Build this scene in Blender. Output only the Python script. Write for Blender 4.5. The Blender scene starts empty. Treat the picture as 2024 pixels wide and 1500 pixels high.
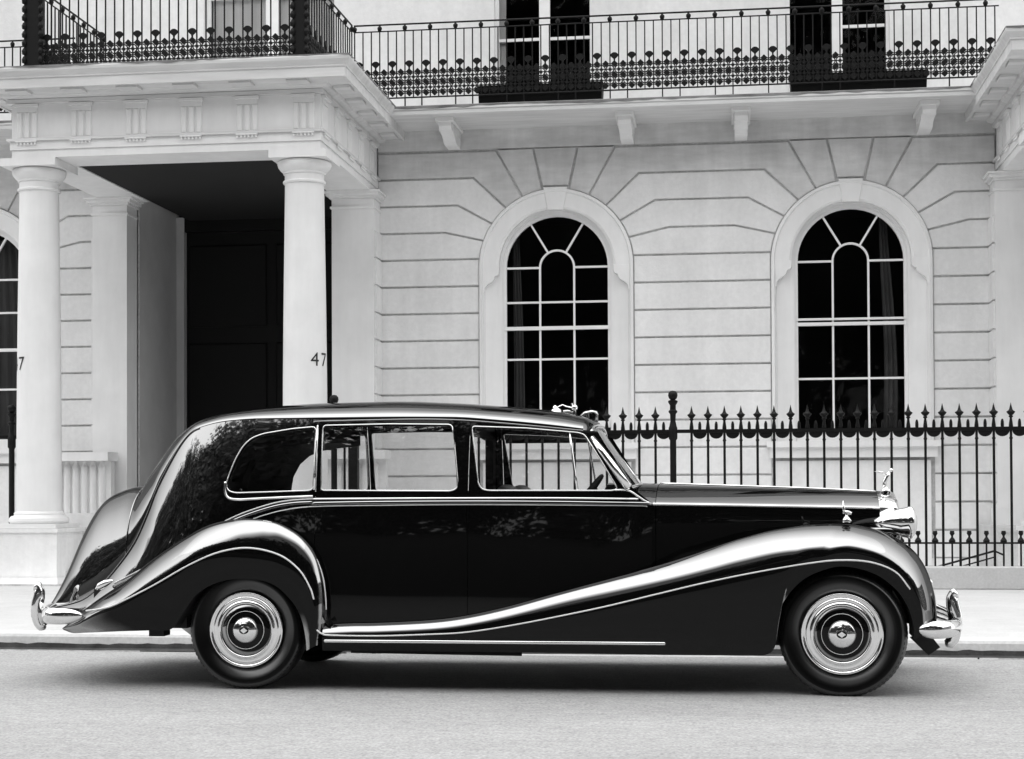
import bpy, bmesh, math, random
import numpy as np
from mathutils import Matrix, Vector, noise as mnoise
from mathutils.geometry import tessellate_polygon
random.seed(7)
R = math.radians
scene = bpy.context.scene
COL = scene.collection

# ------------------------------------------------------------------ camera, sky, sun, exposure
cam_data = bpy.data.cameras.new('camera')
cam_data.sensor_width = 36.0
cam_data.lens = 57.45
cam_data.shift_y = 0.0807
cam_data.clip_end = 2000.0
cam = bpy.data.objects.new('camera', cam_data)
COL.objects.link(cam)
cam.matrix_world = (Matrix.Translation((0, 0, 1.235)) @ Matrix.Rotation(R(7.55), 4, 'Z')
                    @ Matrix.Rotation(R(91.0), 4, 'X') @ Matrix.Rotation(-0.0045, 4, 'Z'))
scene.camera = cam

world = bpy.data.worlds.new('World')
scene.world = world
world.use_nodes = True
wn = world.node_tree
wn.nodes.clear()
sky = wn.nodes.new('ShaderNodeTexSky')
sky.sky_type = 'NISHITA'
sky.sun_disc = False
sky.sun_elevation = R(77.7)
sky.sun_rotation = R(221)
sky.air_density = 1.0
sky.dust_density = 6.0
sky.ozone_density = 1.0
bw = wn.nodes.new('ShaderNodeRGBToBW')           # black-and-white film: the sky has no hue
bg = wn.nodes.new('ShaderNodeBackground')
bg.inputs['Strength'].default_value = 0.15
wo = wn.nodes.new('ShaderNodeOutputWorld')
wn.links.new(sky.outputs[0], bw.inputs[0])
veil = wn.nodes.new('ShaderNodeMix')              # an even layer of bright cloud over the clear-sky model
veil.data_type = 'FLOAT'
veil.inputs[0].default_value = 0.9
veil.inputs[3].default_value = 10.5
wn.links.new(bw.outputs[0], veil.inputs[2])
wn.links.new(veil.outputs[0], bg.inputs['Color'])
wn.links.new(bg.outputs[0], wo.inputs['Surface'])

sun_data = bpy.data.lights.new('sun', 'SUN')
sun_data.energy = 0.6
sun_data.angle = R(85)
sun_data.color = (1, 1, 1)
sun = bpy.data.objects.new('sun', sun_data)
COL.objects.link(sun)
# a high sun behind thin cloud, a little behind the camera and to the left
sun_dir = Vector((-0.14, -0.16, 0.977)).normalized()
sun.rotation_euler = sun_dir.to_track_quat('Z', 'Y').to_euler()
sun.location = (-5, -15, 30)

scene.view_settings.view_transform = 'Standard'
scene.view_settings.look = 'None'
scene.view_settings.gamma = 1.0
scene.view_settings.use_curve_mapping = False
scene.view_settings.exposure = 0.47

scene.cycles.max_bounces = 10
scene.cycles.transparent_max_bounces = 24
scene.cycles.glossy_bounces = 5
scene.cycles.diffuse_bounces = 4


# ------------------------------------------------------------------ materials (greys only)
def mat(name, base=0.5, rough=0.6, metallic=0.0, ior=1.5, noise=None, bump=None, spec=None):
    """noise = list of (scale, lo, hi, detail, stretch) multiplied into the base; bump = (scale, strength, distance)."""
    m = bpy.data.materials.new(name)
    m.use_nodes = True
    nt = m.node_tree
    b = nt.nodes['Principled BSDF']
    b.inputs['Base Color'].default_value = (base, base, base, 1)
    b.inputs['Roughness'].default_value = rough
    b.inputs['Metallic'].default_value = metallic
    b.inputs['IOR'].default_value = ior
    if spec is not None:
        b.inputs['Specular IOR Level'].default_value = spec
    tc = None
    if noise or bump:
        tc = nt.nodes.new('ShaderNodeTexCoord')
    if noise:
        prev = None
        for (sc, lo, hi, det, st) in noise:
            mp = nt.nodes.new('ShaderNodeMapping')
            mp.inputs['Scale'].default_value = st
            nt.links.new(tc.outputs['Object'], mp.inputs['Vector'])
            n = nt.nodes.new('ShaderNodeTexNoise')
            n.inputs['Scale'].default_value = sc
            n.inputs['Detail'].default_value = det
            n.inputs['Roughness'].default_value = 0.6
            nt.links.new(mp.outputs[0], n.inputs['Vector'])
            r = nt.nodes.new('ShaderNodeMapRange')
            r.inputs['From Min'].default_value = 0.3
            r.inputs['From Max'].default_value = 0.7
            r.inputs['To Min'].default_value = lo
            r.inputs['To Max'].default_value = hi
            nt.links.new(n.outputs['Fac'], r.inputs['Value'])
            if prev is None:
                prev = r.outputs[0]
            else:
                mu = nt.nodes.new('ShaderNodeMath')
                mu.operation = 'MULTIPLY'
                nt.links.new(prev, mu.inputs[0])
                nt.links.new(r.outputs[0], mu.inputs[1])
                prev = mu.outputs[0]
        mu = nt.nodes.new('ShaderNodeMath')
        mu.operation = 'MULTIPLY'
        mu.inputs[1].default_value = base
        nt.links.new(prev, mu.inputs[0])
        cmb = nt.nodes.new('ShaderNodeCombineColor')
        for k in range(3):
            nt.links.new(mu.outputs[0], cmb.inputs[k])
        nt.links.new(cmb.outputs[0], b.inputs['Base Color'])
    if bump:
        n = nt.nodes.new('ShaderNodeTexNoise')
        n.inputs['Scale'].default_value = bump[0]
        n.inputs['Detail'].default_value = 6
        nt.links.new(tc.outputs['Object'], n.inputs['Vector'])
        bp = nt.nodes.new('ShaderNodeBump')
        bp.inputs['Strength'].default_value = bump[1]
        bp.inputs['Distance'].default_value = bump[2]
        nt.links.new(n.outputs['Fac'], bp.inputs['Height'])
        nt.links.new(bp.outputs[0], b.inputs['Normal'])
    return m


ONE = (1, 1, 1)
M = {}
M['stucco'] = mat('stucco', 0.76, 0.75, noise=[(1.3, 0.92, 1.04, 5, ONE), (16, 0.94, 1.03, 8, ONE), (5, 0.94, 1.03, 6, (1, 1, 0.10))], bump=(45, 0.4, 0.006))
M['stucco_worn_shade'] = mat('stucco_worn_shade', 0.66, 0.8, noise=[(1.6, 0.82, 1.08, 6, ONE), (9, 0.9, 1.06, 8, (0.35, 1, 1.6)), (6, 0.9, 1.05, 5, (1, 1, 0.1))], bump=(35, 0.35, 0.006))  # streaky worn stucco, its base darkened for the shade under the balcony
M['joint'] = mat('joint', 0.58, 0.9, noise=[(3, 0.75, 1.15, 6, ONE), (22, 0.8, 1.1, 4, ONE)])
M['trim'] = mat('trim', 0.78, 0.55, noise=[(2, 0.95, 1.04, 4, ONE), (7, 0.95, 1.02, 5, (1, 1, 0.15))], bump=(70, 0.12, 0.003))
M['cornice'] = mat('cornice', 0.68, 0.6, noise=[(3, 0.9, 1.05, 6, (0.3, 1, 1)), (11, 0.85, 1.05, 8, (0.12, 1, 1))], bump=(45, 0.2, 0.004))
M['lead'] = mat('lead', 0.16, 0.8, noise=[(6, 0.5, 1.6, 6, (0.4, 1, 1))])
M['iron'] = mat('iron', 0.0035, 0.5, noise=[(20, 0.7, 1.3, 4, ONE)], spec=0.2)
M['sash'] = mat('sash', 0.82, 0.4, noise=[(5, 0.94, 1.03, 4, ONE)])
M['darkpaint'] = mat('darkpaint', 0.006, 0.6, spec=0.2)
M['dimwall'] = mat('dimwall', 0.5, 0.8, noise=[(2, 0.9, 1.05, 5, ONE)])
M['shaded_ceiling'] = mat('shaded_ceiling', 0.02, 0.9, spec=0.2)  # near-black base puts the porch's shade into the ceiling colour
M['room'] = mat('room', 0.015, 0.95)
M['net'] = mat('net', 0.75, 0.9, noise=[(9, 0.85, 1.05, 3, (1, 1, 0.05))])
M['curtain'] = mat('curtain', 0.07, 0.9, noise=[(9, 0.75, 1.1, 3, (1, 1, 0.05))])
M['asphalt'] = mat('asphalt', 0.355, 0.85, noise=[(0.45, 0.86, 1.09, 6, (0.35, 1, 1)), (2.6, 0.93, 1.05, 6, (0.6, 1, 1)), (17, 0.84, 1.14, 5, (0.7, 1, 1)), (55, 0.70, 1.28, 2, ONE)], bump=(45, 0.7, 0.015))
M['paving'] = mat('paving', 0.53, 0.8, noise=[(0.7, 0.9, 1.06, 6, ONE), (5, 0.93, 1.04, 7, ONE), (40, 0.93, 1.05, 3, ONE)], bump=(80, 0.2, 0.003))
M['kerbstone'] = mat('kerbstone', 0.58, 0.8, noise=[(2, 0.9, 1.08, 5, ONE), (30, 0.9, 1.08, 4, ONE)], bump=(60, 0.3, 0.004))
M['gutter'] = mat('gutter', 0.035, 0.85, noise=[(7, 0.5, 1.8, 6, ONE)], bump=(50, 0.6, 0.01))
M['paint'] = None
M['chrome'] = mat('chrome', 0.86, 0.06, metallic=1.0)
M['brightline'] = mat('brightline', 0.8, 0.3)

M['chassis'] = mat('chassis', 0.006, 0.7)
M['cloth'] = mat('cloth', 0.02, 0.9)
M['seat'] = mat('seat', 0.5, 0.75)
M['lens'] = mat('lens', 0.6, 0.12)
M['number'] = mat('number', 0.012, 0.5)
M['leaf'] = mat('leaf', 0.045, 0.6)
M['bark'] = mat('bark', 0.08, 0.9, noise=[(6, 0.6, 1.3, 5, ONE)])
M['brick'] = mat('brick', 0.13, 0.85, noise=[(3, 0.8, 1.15, 5, ONE)])


def glass(name, trans=0.92, ior=1.5):
    m = bpy.data.materials.new(name)
    m.use_nodes = True
    nt = m.node_tree
    nt.nodes.clear()
    o = nt.nodes.new('ShaderNodeOutputMaterial')
    mix = nt.nodes.new('ShaderNodeMixShader')
    t = nt.nodes.new('ShaderNodeBsdfTransparent')
    t.inputs['Color'].default_value = (trans, trans, trans, 1)
    g = nt.nodes.new('ShaderNodeBsdfGlossy')
    g.inputs['Roughness'].default_value = 0.01
    g.inputs['Color'].default_value = (0.95, 0.95, 0.95, 1)
    fr = nt.nodes.new('ShaderNodeFresnel')
    fr.inputs['IOR'].default_value = ior
    nt.links.new(fr.outputs[0], mix.inputs[0])
    nt.links.new(t.outputs[0], mix.inputs[1])
    nt.links.new(g.outputs[0], mix.inputs[2])
    nt.links.new(mix.outputs[0], o.inputs['Surface'])
    return m


def lacquer(name, rough=0.03, lo=0.018, hi=0.85, pts=None):
    """deep black cellulose lacquer: almost no mirror face-on, a strong one at a slant"""
    m = bpy.data.materials.new(name)
    m.use_nodes = True
    nt = m.node_tree
    nt.nodes.clear()
    o = nt.nodes.new('ShaderNodeOutputMaterial')
    mix = nt.nodes.new('ShaderNodeMixShader')
    d = nt.nodes.new('ShaderNodeBsdfDiffuse')
    d.inputs['Color'].default_value = (0.003, 0.003, 0.003, 1)
    g = nt.nodes.new('ShaderNodeBsdfGlossy')
    g.inputs['Roughness'].default_value = rough
    g.inputs['Color'].default_value = (1, 1, 1, 1)
    lw = nt.nodes.new('ShaderNodeLayerWeight')
    lw.inputs['Blend'].default_value = 0.5
    rm = nt.nodes.new('ShaderNodeValToRGB')
    e = rm.color_ramp.elements
    e[0].position = 0.0; e[0].color = (lo,) * 3 + (1,)
    e[1].position = 1.0; e[1].color = (hi,) * 3 + (1,)
    for p, v in pts or ((0.095, 0.017), (0.118, 0.15), (0.14, 0.35), (0.23, 0.40), (0.34, 0.31), (0.48, 0.17), (0.6, 0.11), (0.8, 0.10), (0.92, 0.30)):
        q = e.new(p); q.color = (v, v, v, 1)
    nt.links.new(lw.outputs['Facing'], rm.inputs[0])
    nt.links.new(rm.outputs[0], mix.inputs[0])
    nt.links.new(d.outputs[0], mix.inputs[1])
    nt.links.new(g.outputs[0], mix.inputs[2])
    nt.links.new(mix.outputs[0], o.inputs['Surface'])
    return m


M['paint'] = lacquer('paint')
M['rubber'] = lacquer('rubber', 0.32, 0.008, 0.3, ((0.03, 0.009), (0.09, 0.02), (0.16, 0.085), (0.4, 0.11)))
M['glass'] = glass('glass', 0.88, 1.13)
M['carglass'] = glass('carglass', 0.93, 1.9)


# ------------------------------------------------------------------ mesh building helpers
class MB:
    def __init__(self):
        self.v, self.f = [], []

    def add(self, verts, faces):
        n = len(self.v)
        self.v.extend([tuple(map(float, p)) for p in verts])
        self.f.extend([tuple(i + n for i in f) for f in faces])
        return self

    def box(self, x0, x1, y0, y1, z0, z1):
        return self.add([(x0, y0, z0), (x1, y0, z0), (x1, y1, z0), (x0, y1, z0), (x0, y0, z1), (x1, y0, z1), (x1, y1, z1), (x0, y1, z1)],
                        [(0, 3, 2, 1), (4, 5, 6, 7), (0, 1, 5, 4), (1, 2, 6, 5), (2, 3, 7, 6), (3, 0, 4, 7)])

    def prism(self, poly, y0, y1, ch=0.0):
        """poly in (x, z), front face at y0 (towards the camera), back at y1; ch = chamfer of the front edge."""
        a = sum(poly[i][0] * poly[(i + 1) % len(poly)][1] - poly[(i + 1) % len(poly)][0] * poly[i][1] for i in range(len(poly)))
        if a < 0:
            poly = poly[::-1]
        n = len(poly)
        front = inset(poly, ch) if ch else poly
        vs = [(p[0], y0, p[1]) for p in front]
        fs = [tuple(t) if tri_up(vs, t) else tuple(reversed(t)) for t in tessellate_polygon([[Vector(v) for v in vs]])]
        self.add(vs, fs)
        ring0 = [(p[0], y0, p[1]) for p in front]
        if ch:
            ring1 = [(p[0], y0 + ch, p[1]) for p in poly]
            rings = [ring0, ring1, [(p[0], y1, p[1]) for p in poly]]
        else:
            rings = [ring0, [(p[0], y1, p[1]) for p in poly]]
        for r0, r1 in zip(rings, rings[1:]):
            self.add(r0 + r1, [(i, n + i, n + (i + 1) % n, (i + 1) % n) for i in range(n)])
        return self

    def grid(self, rows, close=False, flip=False):
        """rows: list of equal length point lists."""
        nr, nc = len(rows), len(rows[0])
        vs = [p for r in rows for p in r]
        fs = []
        for i in range(nr - 1):
            for j in range(nc if close else nc - 1):
                a, b = i * nc + j, i * nc + (j + 1) % nc
                q = (a, b, b + nc, a + nc)
                fs.append(q[::-1] if flip else q)
        return self.add(vs, fs)

    def lathe(self, prof, c, axis='z', n=24):
        """prof: (radius, height along axis)"""
        rows = []
        for (r, h) in prof:
            row = []
            for k in range(n):
                t = 2 * math.pi * k / n
                a, b = r * math.cos(t), r * math.sin(t)
                if axis == 'z':
                    row.append((c[0] + a, c[1] + b, c[2] + h))
                elif axis == 'y':
                    row.append((c[0] + a, c[1] + h, c[2] + b))
                else:
                    row.append((c[0] + h, c[1] + a, c[2] + b))
            rows.append(row)
        return self.grid(rows, close=True, flip=(axis == 'y'))

    def tube(self, pts, r, n=8, closed=False, flat=None):
        """r: radius or list; flat = (a, b) scales across / along 'up'."""
        P = [Vector(p) for p in pts]
        m = len(P)
        rows = []
        steep = any(abs((P[i + 1] - P[i]).normalized().z) > 0.9 for i in range(m - 1) if (P[i + 1] - P[i]).length > 1e-9)
        for i, p in enumerate(P):
            if closed:
                t = P[(i + 1) % m] - P[(i - 1) % m]
            else:
                t = P[min(i + 1, m - 1)] - P[max(i - 1, 0)]
            if t.length < 1e-9:
                t = Vector((1, 0, 0))
            t.normalize()
            up = Vector((0, 1, 0)) if (steep and not closed and abs(t.y) < 0.9) else (Vector((0, 0, 1)) if abs(t.z) < 0.95 else Vector((0, 1, 0)))
            s = t.cross(up).normalized()
            u = s.cross(t).normalized()
            rr = r[i] if isinstance(r, (list, tuple)) else r
            a, b = flat if flat else (1, 1)
            rows.append([tuple(p + s * (rr * a * math.cos(2 * math.pi * k / n)) + u * (rr * b * math.sin(2 * math.pi * k / n))) for k in range(n)])
        if closed:
            rows.append(rows[0])
        self.grid(rows, close=True, flip=True)
        if not closed:
            self.add(rows[0], [tuple(range(n))])
            self.add(rows[-1], [tuple(reversed(range(n)))])
        return self

    def mirror_y(self, yc):
        n = len(self.v)
        self.v += [(x, 2 * yc - y, z) for (x, y, z) in self.v[:n]]
        self.f += [tuple(i + n for i in reversed(f)) for f in self.f[:]]
        return self

    def mesh(self, name, m, smooth=False, angle=None):
        me = bpy.data.meshes.new(name)
        me.from_pydata(self.v, [], self.f)
        me.materials.append(m)
        if smooth:
            bm = bmesh.new()
            bm.from_mesh(me)
            bmesh.ops.remove_doubles(bm, verts=bm.verts, dist=1e-5)
            bm.to_mesh(me)
            bm.free()
            me.polygons.foreach_set('use_smooth', [True] * len(me.polygons))
            if angle:
                me.set_sharp_from_angle(angle=R(angle))
        me.update()
        return me

    def build(self, name, m, parent=None, smooth=False, angle=None):
        return link(name, self.mesh(name, m, smooth, angle), parent)


def link(name, me, parent=None, loc=None):
    o = bpy.data.objects.new(name, me)
    COL.objects.link(o)
    if parent is not None:
        o.parent = parent
        if parent.type == 'EMPTY':
            o.matrix_parent_inverse = Matrix.Translation(-parent.location)
    if loc:
        o.location = loc
    return o


def tri_up(vs, t):
    a, b, c = (vs[i] for i in t)
    return (b[0] - a[0]) * (c[2] - a[2]) - (c[0] - a[0]) * (b[2] - a[2]) > 0


def inset(poly, d):
    """shrink a counter-clockwise polygon by d (mitred)."""
    n = len(poly)
    out = []
    for i in range(n):
        p0, p1, p2 = poly[i - 1], poly[i], poly[(i + 1) % n]
        e1 = (p1[0] - p0[0], p1[1] - p0[1]); e2 = (p2[0] - p1[0], p2[1] - p1[1])
        l1, l2 = math.hypot(*e1) or 1e-9, math.hypot(*e2) or 1e-9
        n1 = (-e1[1] / l1, e1[0] / l1); n2 = (-e2[1] / l2, e2[0] / l2)
        k = 1 + n1[0] * n2[0] + n1[1] * n2[1]
        k = max(k, 0.35)
        out.append((p1[0] + (n1[0] + n2[0]) * d / k, p1[1] + (n1[1] + n2[1]) * d / k))
    return out


def ccw(poly):
    a = sum(poly[i][0] * poly[(i + 1) % len(poly)][1] - poly[(i + 1) % len(poly)][0] * poly[i][1] for i in range(len(poly)))
    return poly if a > 0 else poly[::-1]


def tag(o, label, cat, group=None, kind=None):
    o['label'] = label
    o['category'] = cat
    if group:
        o['group'] = group
    if kind:
        o['kind'] = kind
    return o


def thing(name, label, cat, loc=(0, 0, 0), group=None):
    o = bpy.data.objects.new(name, None)
    o.empty_display_size = 0.2
    COL.objects.link(o)
    o.location = loc
    return tag(o, label, cat, group)


def part_empty(name, parent, loc):
    o = bpy.data.objects.new(name, None)
    COL.objects.link(o)
    o.parent = parent
    o.matrix_parent_inverse = Matrix.Translation(-parent.location)
    o.location = loc
    return o


def pch(xs, ys):
    """monotone cubic through points"""
    xs = np.array(xs, float); ys = np.array(ys, float)
    h = np.diff(xs); d = np.diff(ys) / h
    m = np.zeros_like(xs)
    for i in range(1, len(xs) - 1):
        if d[i - 1] * d[i] > 0:
            w1 = 2 * h[i] + h[i - 1]; w2 = h[i] + 2 * h[i - 1]
            m[i] = (w1 + w2) / (w1 / d[i - 1] + w2 / d[i])
    m[0] = d[0]; m[-1] = d[-1]

    def f(x):
        x = min(max(x, xs[0]), xs[-1])
        i = min(max(int(np.searchsorted(xs, x)) - 1, 0), len(h) - 1)
        t = (x - xs[i]) / h[i]
        return float((2 * t**3 - 3 * t * t + 1) * ys[i] + (t**3 - 2 * t * t + t) * h[i] * m[i]
                     + (-2 * t**3 + 3 * t * t) * ys[i + 1] + (t**3 - t * t) * h[i] * m[i + 1])
    return f


def catmull(pts, n):
    """n samples along an open Catmull-Rom curve, spread over the control points by index"""
    P = [np.array(p, float) for p in pts]
    P = [2 * P[0] - P[1]] + P + [2 * P[-1] - P[-2]]
    out = []
    m = len(P) - 3
    for k in range(n):
        u = k / (n - 1) * m
        i = min(int(u), m - 1)
        t = u - i
        a, b, c, d = P[i], P[i + 1], P[i + 2], P[i + 3]
        out.append(0.5 * ((2 * b) + (-a + c) * t + (2 * a - 5 * b + 4 * c - d) * t * t + (-a + 3 * b - 3 * c + d) * t**3))
    return out


def chaikin(poly, it=2):
    for _ in range(it):
        q = []
        for i in range(len(poly)):
            a, b = poly[i], poly[(i + 1) % len(poly)]
            q.append((a[0] * .75 + b[0] * .25, a[1] * .75 + b[1] * .25))
            q.append((a[0] * .25 + b[0] * .75, a[1] * .25 + b[1] * .75))
        poly = q
    return poly


# ================================================================== THE GROUND
KERB_Y = 12.32
PAVE_Z = 0.12
mb = MB()
mb.add([(-250, -250, 0), (250, -250, 0), (250, KERB_Y - 0.13, 0), (-250, KERB_Y - 0.13, 0)], [(0, 1, 2, 3)])
o = mb.build('road', M['asphalt']); o['kind'] = 'structure'
mb = MB()
xs = np.arange(-60, 60, 0.045)
rows = [[], [], []]
for x in xs:
    n = mnoise.noise((x * 2.3, 0, 1)); n2 = mnoise.noise((x * 9.0, 5, 1))
    rows[0].append((x, KERB_Y - 0.07 + 0.03 * n + 0.012 * n2, 0.004))
    rows[1].append((x, KERB_Y - 0.012, 0.016))
    rows[2].append((x, KERB_Y - 0.003, 0.050 + 0.010 * n + 0.012 * n2))
mb.grid(rows)
o = mb.build('gutter', M['gutter']); o['kind'] = 'structure'
mb = MB()
x = -40.0
mb.grid([[(xx, KERB_Y, 0.0), (xx, KERB_Y + 0.004, PAVE_Z - 0.02), (xx, KERB_Y + 0.02, PAVE_Z), (xx, KERB_Y + 0.3, PAVE_Z + 0.003)] for xx in np.arange(-60, 60.1, 0.9)], flip=True)
o = mb.build('kerb', M['kerbstone']); o['kind'] = 'structure'
mb = MB()
mb.add([(-250, KERB_Y + 0.3, PAVE_Z), (250, KERB_Y + 0.3, PAVE_Z), (250, 18.62, PAVE_Z), (-250, 18.62, PAVE_Z)], [(0, 1, 2, 3)])
o = mb.build('pavement', M['paving']); o['kind'] = 'structure'
mb = MB()
mb.add([(-250, 18.62, -2.2), (250, 18.62, -2.2), (250, 60, -2.2), (-250, 60, -2.2)], [(0, 1, 2, 3)])
o = mb.build('sunken_area_floor', M['paving']); o['kind'] = 'structure'

# ================================================================== THE HOUSES
YW = 22.30            # face of the stucco blocks
GZ = [5.945 - 0.3755 * k for k in range(16)]    # heights of the channelled joints
SPRING = 4.32
RO = 1.06             # outer radius of the window surround
RG = 0.70             # radius of the glazing
J = 0.0135             # half width of a joint

house = thing('terraced_house', 'white stucco terraced house numbered 47 behind the limousine, with columned porch and arched windows', 'house', (-3.0, YW, 0))
house_l = thing('terraced_house', 'white stucco neighbour house at the left edge, beside the porch numbered 47', 'house', (-11.5, YW, 0))
house_r = thing('terraced_house', 'white stucco neighbour house at the right edge, only the side of its porch showing', 'house', (6.0, YW, 0))
CL, CR, CLL = -2.335, 1.65, -10.72

# joint lines round an arch: (height, kink offset, end offset, end height)
FAN = [(5.945, 0.82, 0.47, 5.31), (5.5695, 1.145, 0.725, 5.18), (5.194, 1.365, 0.935, 4.96), (4.8185, 1.545, 1.06, 4.715)]


def arc(c, p, q, n=7, sgn=1):
    """points on the surround's outer circle between p and q (both given as (x, z))"""
    a0 = math.atan2(p[1] - SPRING, p[0] - c); a1 = math.atan2(q[1] - SPRING, q[0] - c)
    return [(c + RO * math.cos(a0 + (a1 - a0) * t / n), SPRING + RO * math.sin(a0 + (a1 - a0) * t / n)) for t in range(n + 1)]


def on_arc(c, s, e, z):
    """project the end of a joint onto the circle"""
    d = Vector((s * e, z - SPRING)).normalized() * RO
    return (c + d.x, SPRING + d.y)


def fan_line(c, s, k):
    z, b, e, ez = FAN[k]
    return [(c + s * b, z), on_arc(c, s, e, ez)]


def block(poly, parent, m='stucco_worn_shade', y=YW):
    poly = inset(ccw(poly), J)
    return MB().prism(poly, y, y + 0.05, 0.008).build('stucco_block', M[m], parent)


def bay(x0, cA, cB, x1, parent, top=True):
    """courses of stucco blocks from x0 to x1, with arched windows at cA and cB (None for no window)"""
    cs = [c for c in (cA, cB) if c is not None]
    for k in range(3):
        segs = [(x0, None, cs[0])] + [(None, a, b) for a, b in zip(cs, cs[1:])] + [(x1, cs[-1], None)]
        for (xe, a, b) in segs:
            if a is None:        # left end to window b
                u, l = fan_line(b, -1, k), fan_line(b, -1, k + 1)
                poly = [(xe, u[0][1])] + u + arc(b, u[1], l[1])[1:-1] + [l[1], l[0], (xe, l[0][1])]
            elif b is None:
                u, l = fan_line(a, 1, k), fan_line(a, 1, k + 1)
                poly = [(xe, u[0][1])] + u + arc(a, u[1], l[1])[1:-1] + [l[1], l[0], (xe, l[0][1])]
            else:
                u, l = fan_line(a, 1, k), fan_line(a, 1, k + 1)
                u2, l2 = fan_line(b, -1, k), fan_line(b, -1, k + 1)
                poly = [u[1], u[0], u2[0], u2[1]] + arc(b, u2[1], l2[1])[1:-1] + [l2[1], l2[0], l[0], l[1]] + arc(a, l[1], u[1])[1:-1]
            block(poly, parent, 'stucco_worn_shade' if k < 1 else 'stucco')
    # below the fan: straight courses beside the surrounds
    for k in range(3, 15):
        zt, zb = GZ[k], GZ[k + 1]
        def half(z):
            return RO if z < SPRING else math.sqrt(max(RO * RO - (z - SPRING) ** 2, 0))
        edges = []
        if k == 3:
            for c in cs:
                pass
        segs = [(x0, None, cs[0])] + [(None, a, b) for a, b in zip(cs, cs[1:])] + [(x1, cs[-1], None)]
        for (xe, a, b) in segs:
            if k == 3:
                def side(c, s):
                    u = fan_line(c, s, 3)
                    e = (c + s * half(zb), zb)
                    return u, e
                if a is None:
                    u, e = side(b, -1)
                    poly = [(xe, zt)] + u + arc(b, u[1], e)[1:] + [(xe, zb)]
                elif b is None:
                    u, e = side(a, 1)
                    poly = [(xe, zt)] + u + arc(a, u[1], e)[1:] + [(xe, zb)]
                else:
                    u, e = side(a, 1); u2, e2 = side(b, -1)
                    poly = [u[1], u[0], u2[0], u2[1]] + arc(b, u2[1], e2)[1:] + [e] + arc(a, e, u[1])[1:-1]
            else:
                xl = xe if a is None else a + RO
                xr = xe if b is None else b - RO
                if zt > SPRING:
                    xl = xl if a is None else a + half(zb)
                    xr = xr if b is None else b - half(zb)
                poly = [(xl, zt), (xr, zt), (xr, zb), (xl, zb)]
            block(poly, parent, 'stucco')
    # the voussoirs over each arch
    for c in cs:
        for s in (-1, 1):
            u = fan_line(c, s, 0)
            kx = (c + s * 0.31, 5.964)
            ke = on_arc(c, s, 0.185, 5.40)
            poly = [(u[0][0], 5.964)] + u[0:1] + [u[1]] + arc(c, u[1], ke)[1:-1] + [ke, kx]
            block(poly, parent, 'stucco_worn_shade')
        a, b = on_arc(c, -1, 0.185, 5.40), on_arc(c, 1, 0.185, 5.40)
        block([(c - 0.31, 5.964), (c - 0.185, 5.42), (c + 0.185, 5.42), (c + 0.31, 5.964)], parent, 'stucco_worn_shade')


def wall_sheet(x0, x1, z0, z1, holes, parent, y=YW + 0.032, name='wall', m='joint'):
    loops = [[Vector((x0, y, z0)), Vector((x1, y, z0)), Vector((x1, y, z1)), Vector((x0, y, z1))]]
    for h in holes:
        loops.append([Vector((p[0], y, p[1])) for p in h])
    vs = [v for l in loops for v in l]
    fs = tessellate_polygon(loops)
    tl = [tuple(v) for v in vs]
    return MB().add(tl, [tuple(t) if tri_up(tl, t) else tuple(reversed(t)) for t in fs]).build(name, M[m], parent)


def arch_poly(c, hw, z0, spring=SPRING, n=24):
    p = [(c - hw, z0), (c + hw, z0)]
    p += [(c + hw * math.cos(math.pi * k / n), spring + hw * math.sin(math.pi * k / n)) for k in range(n + 1)]
    return p


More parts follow.
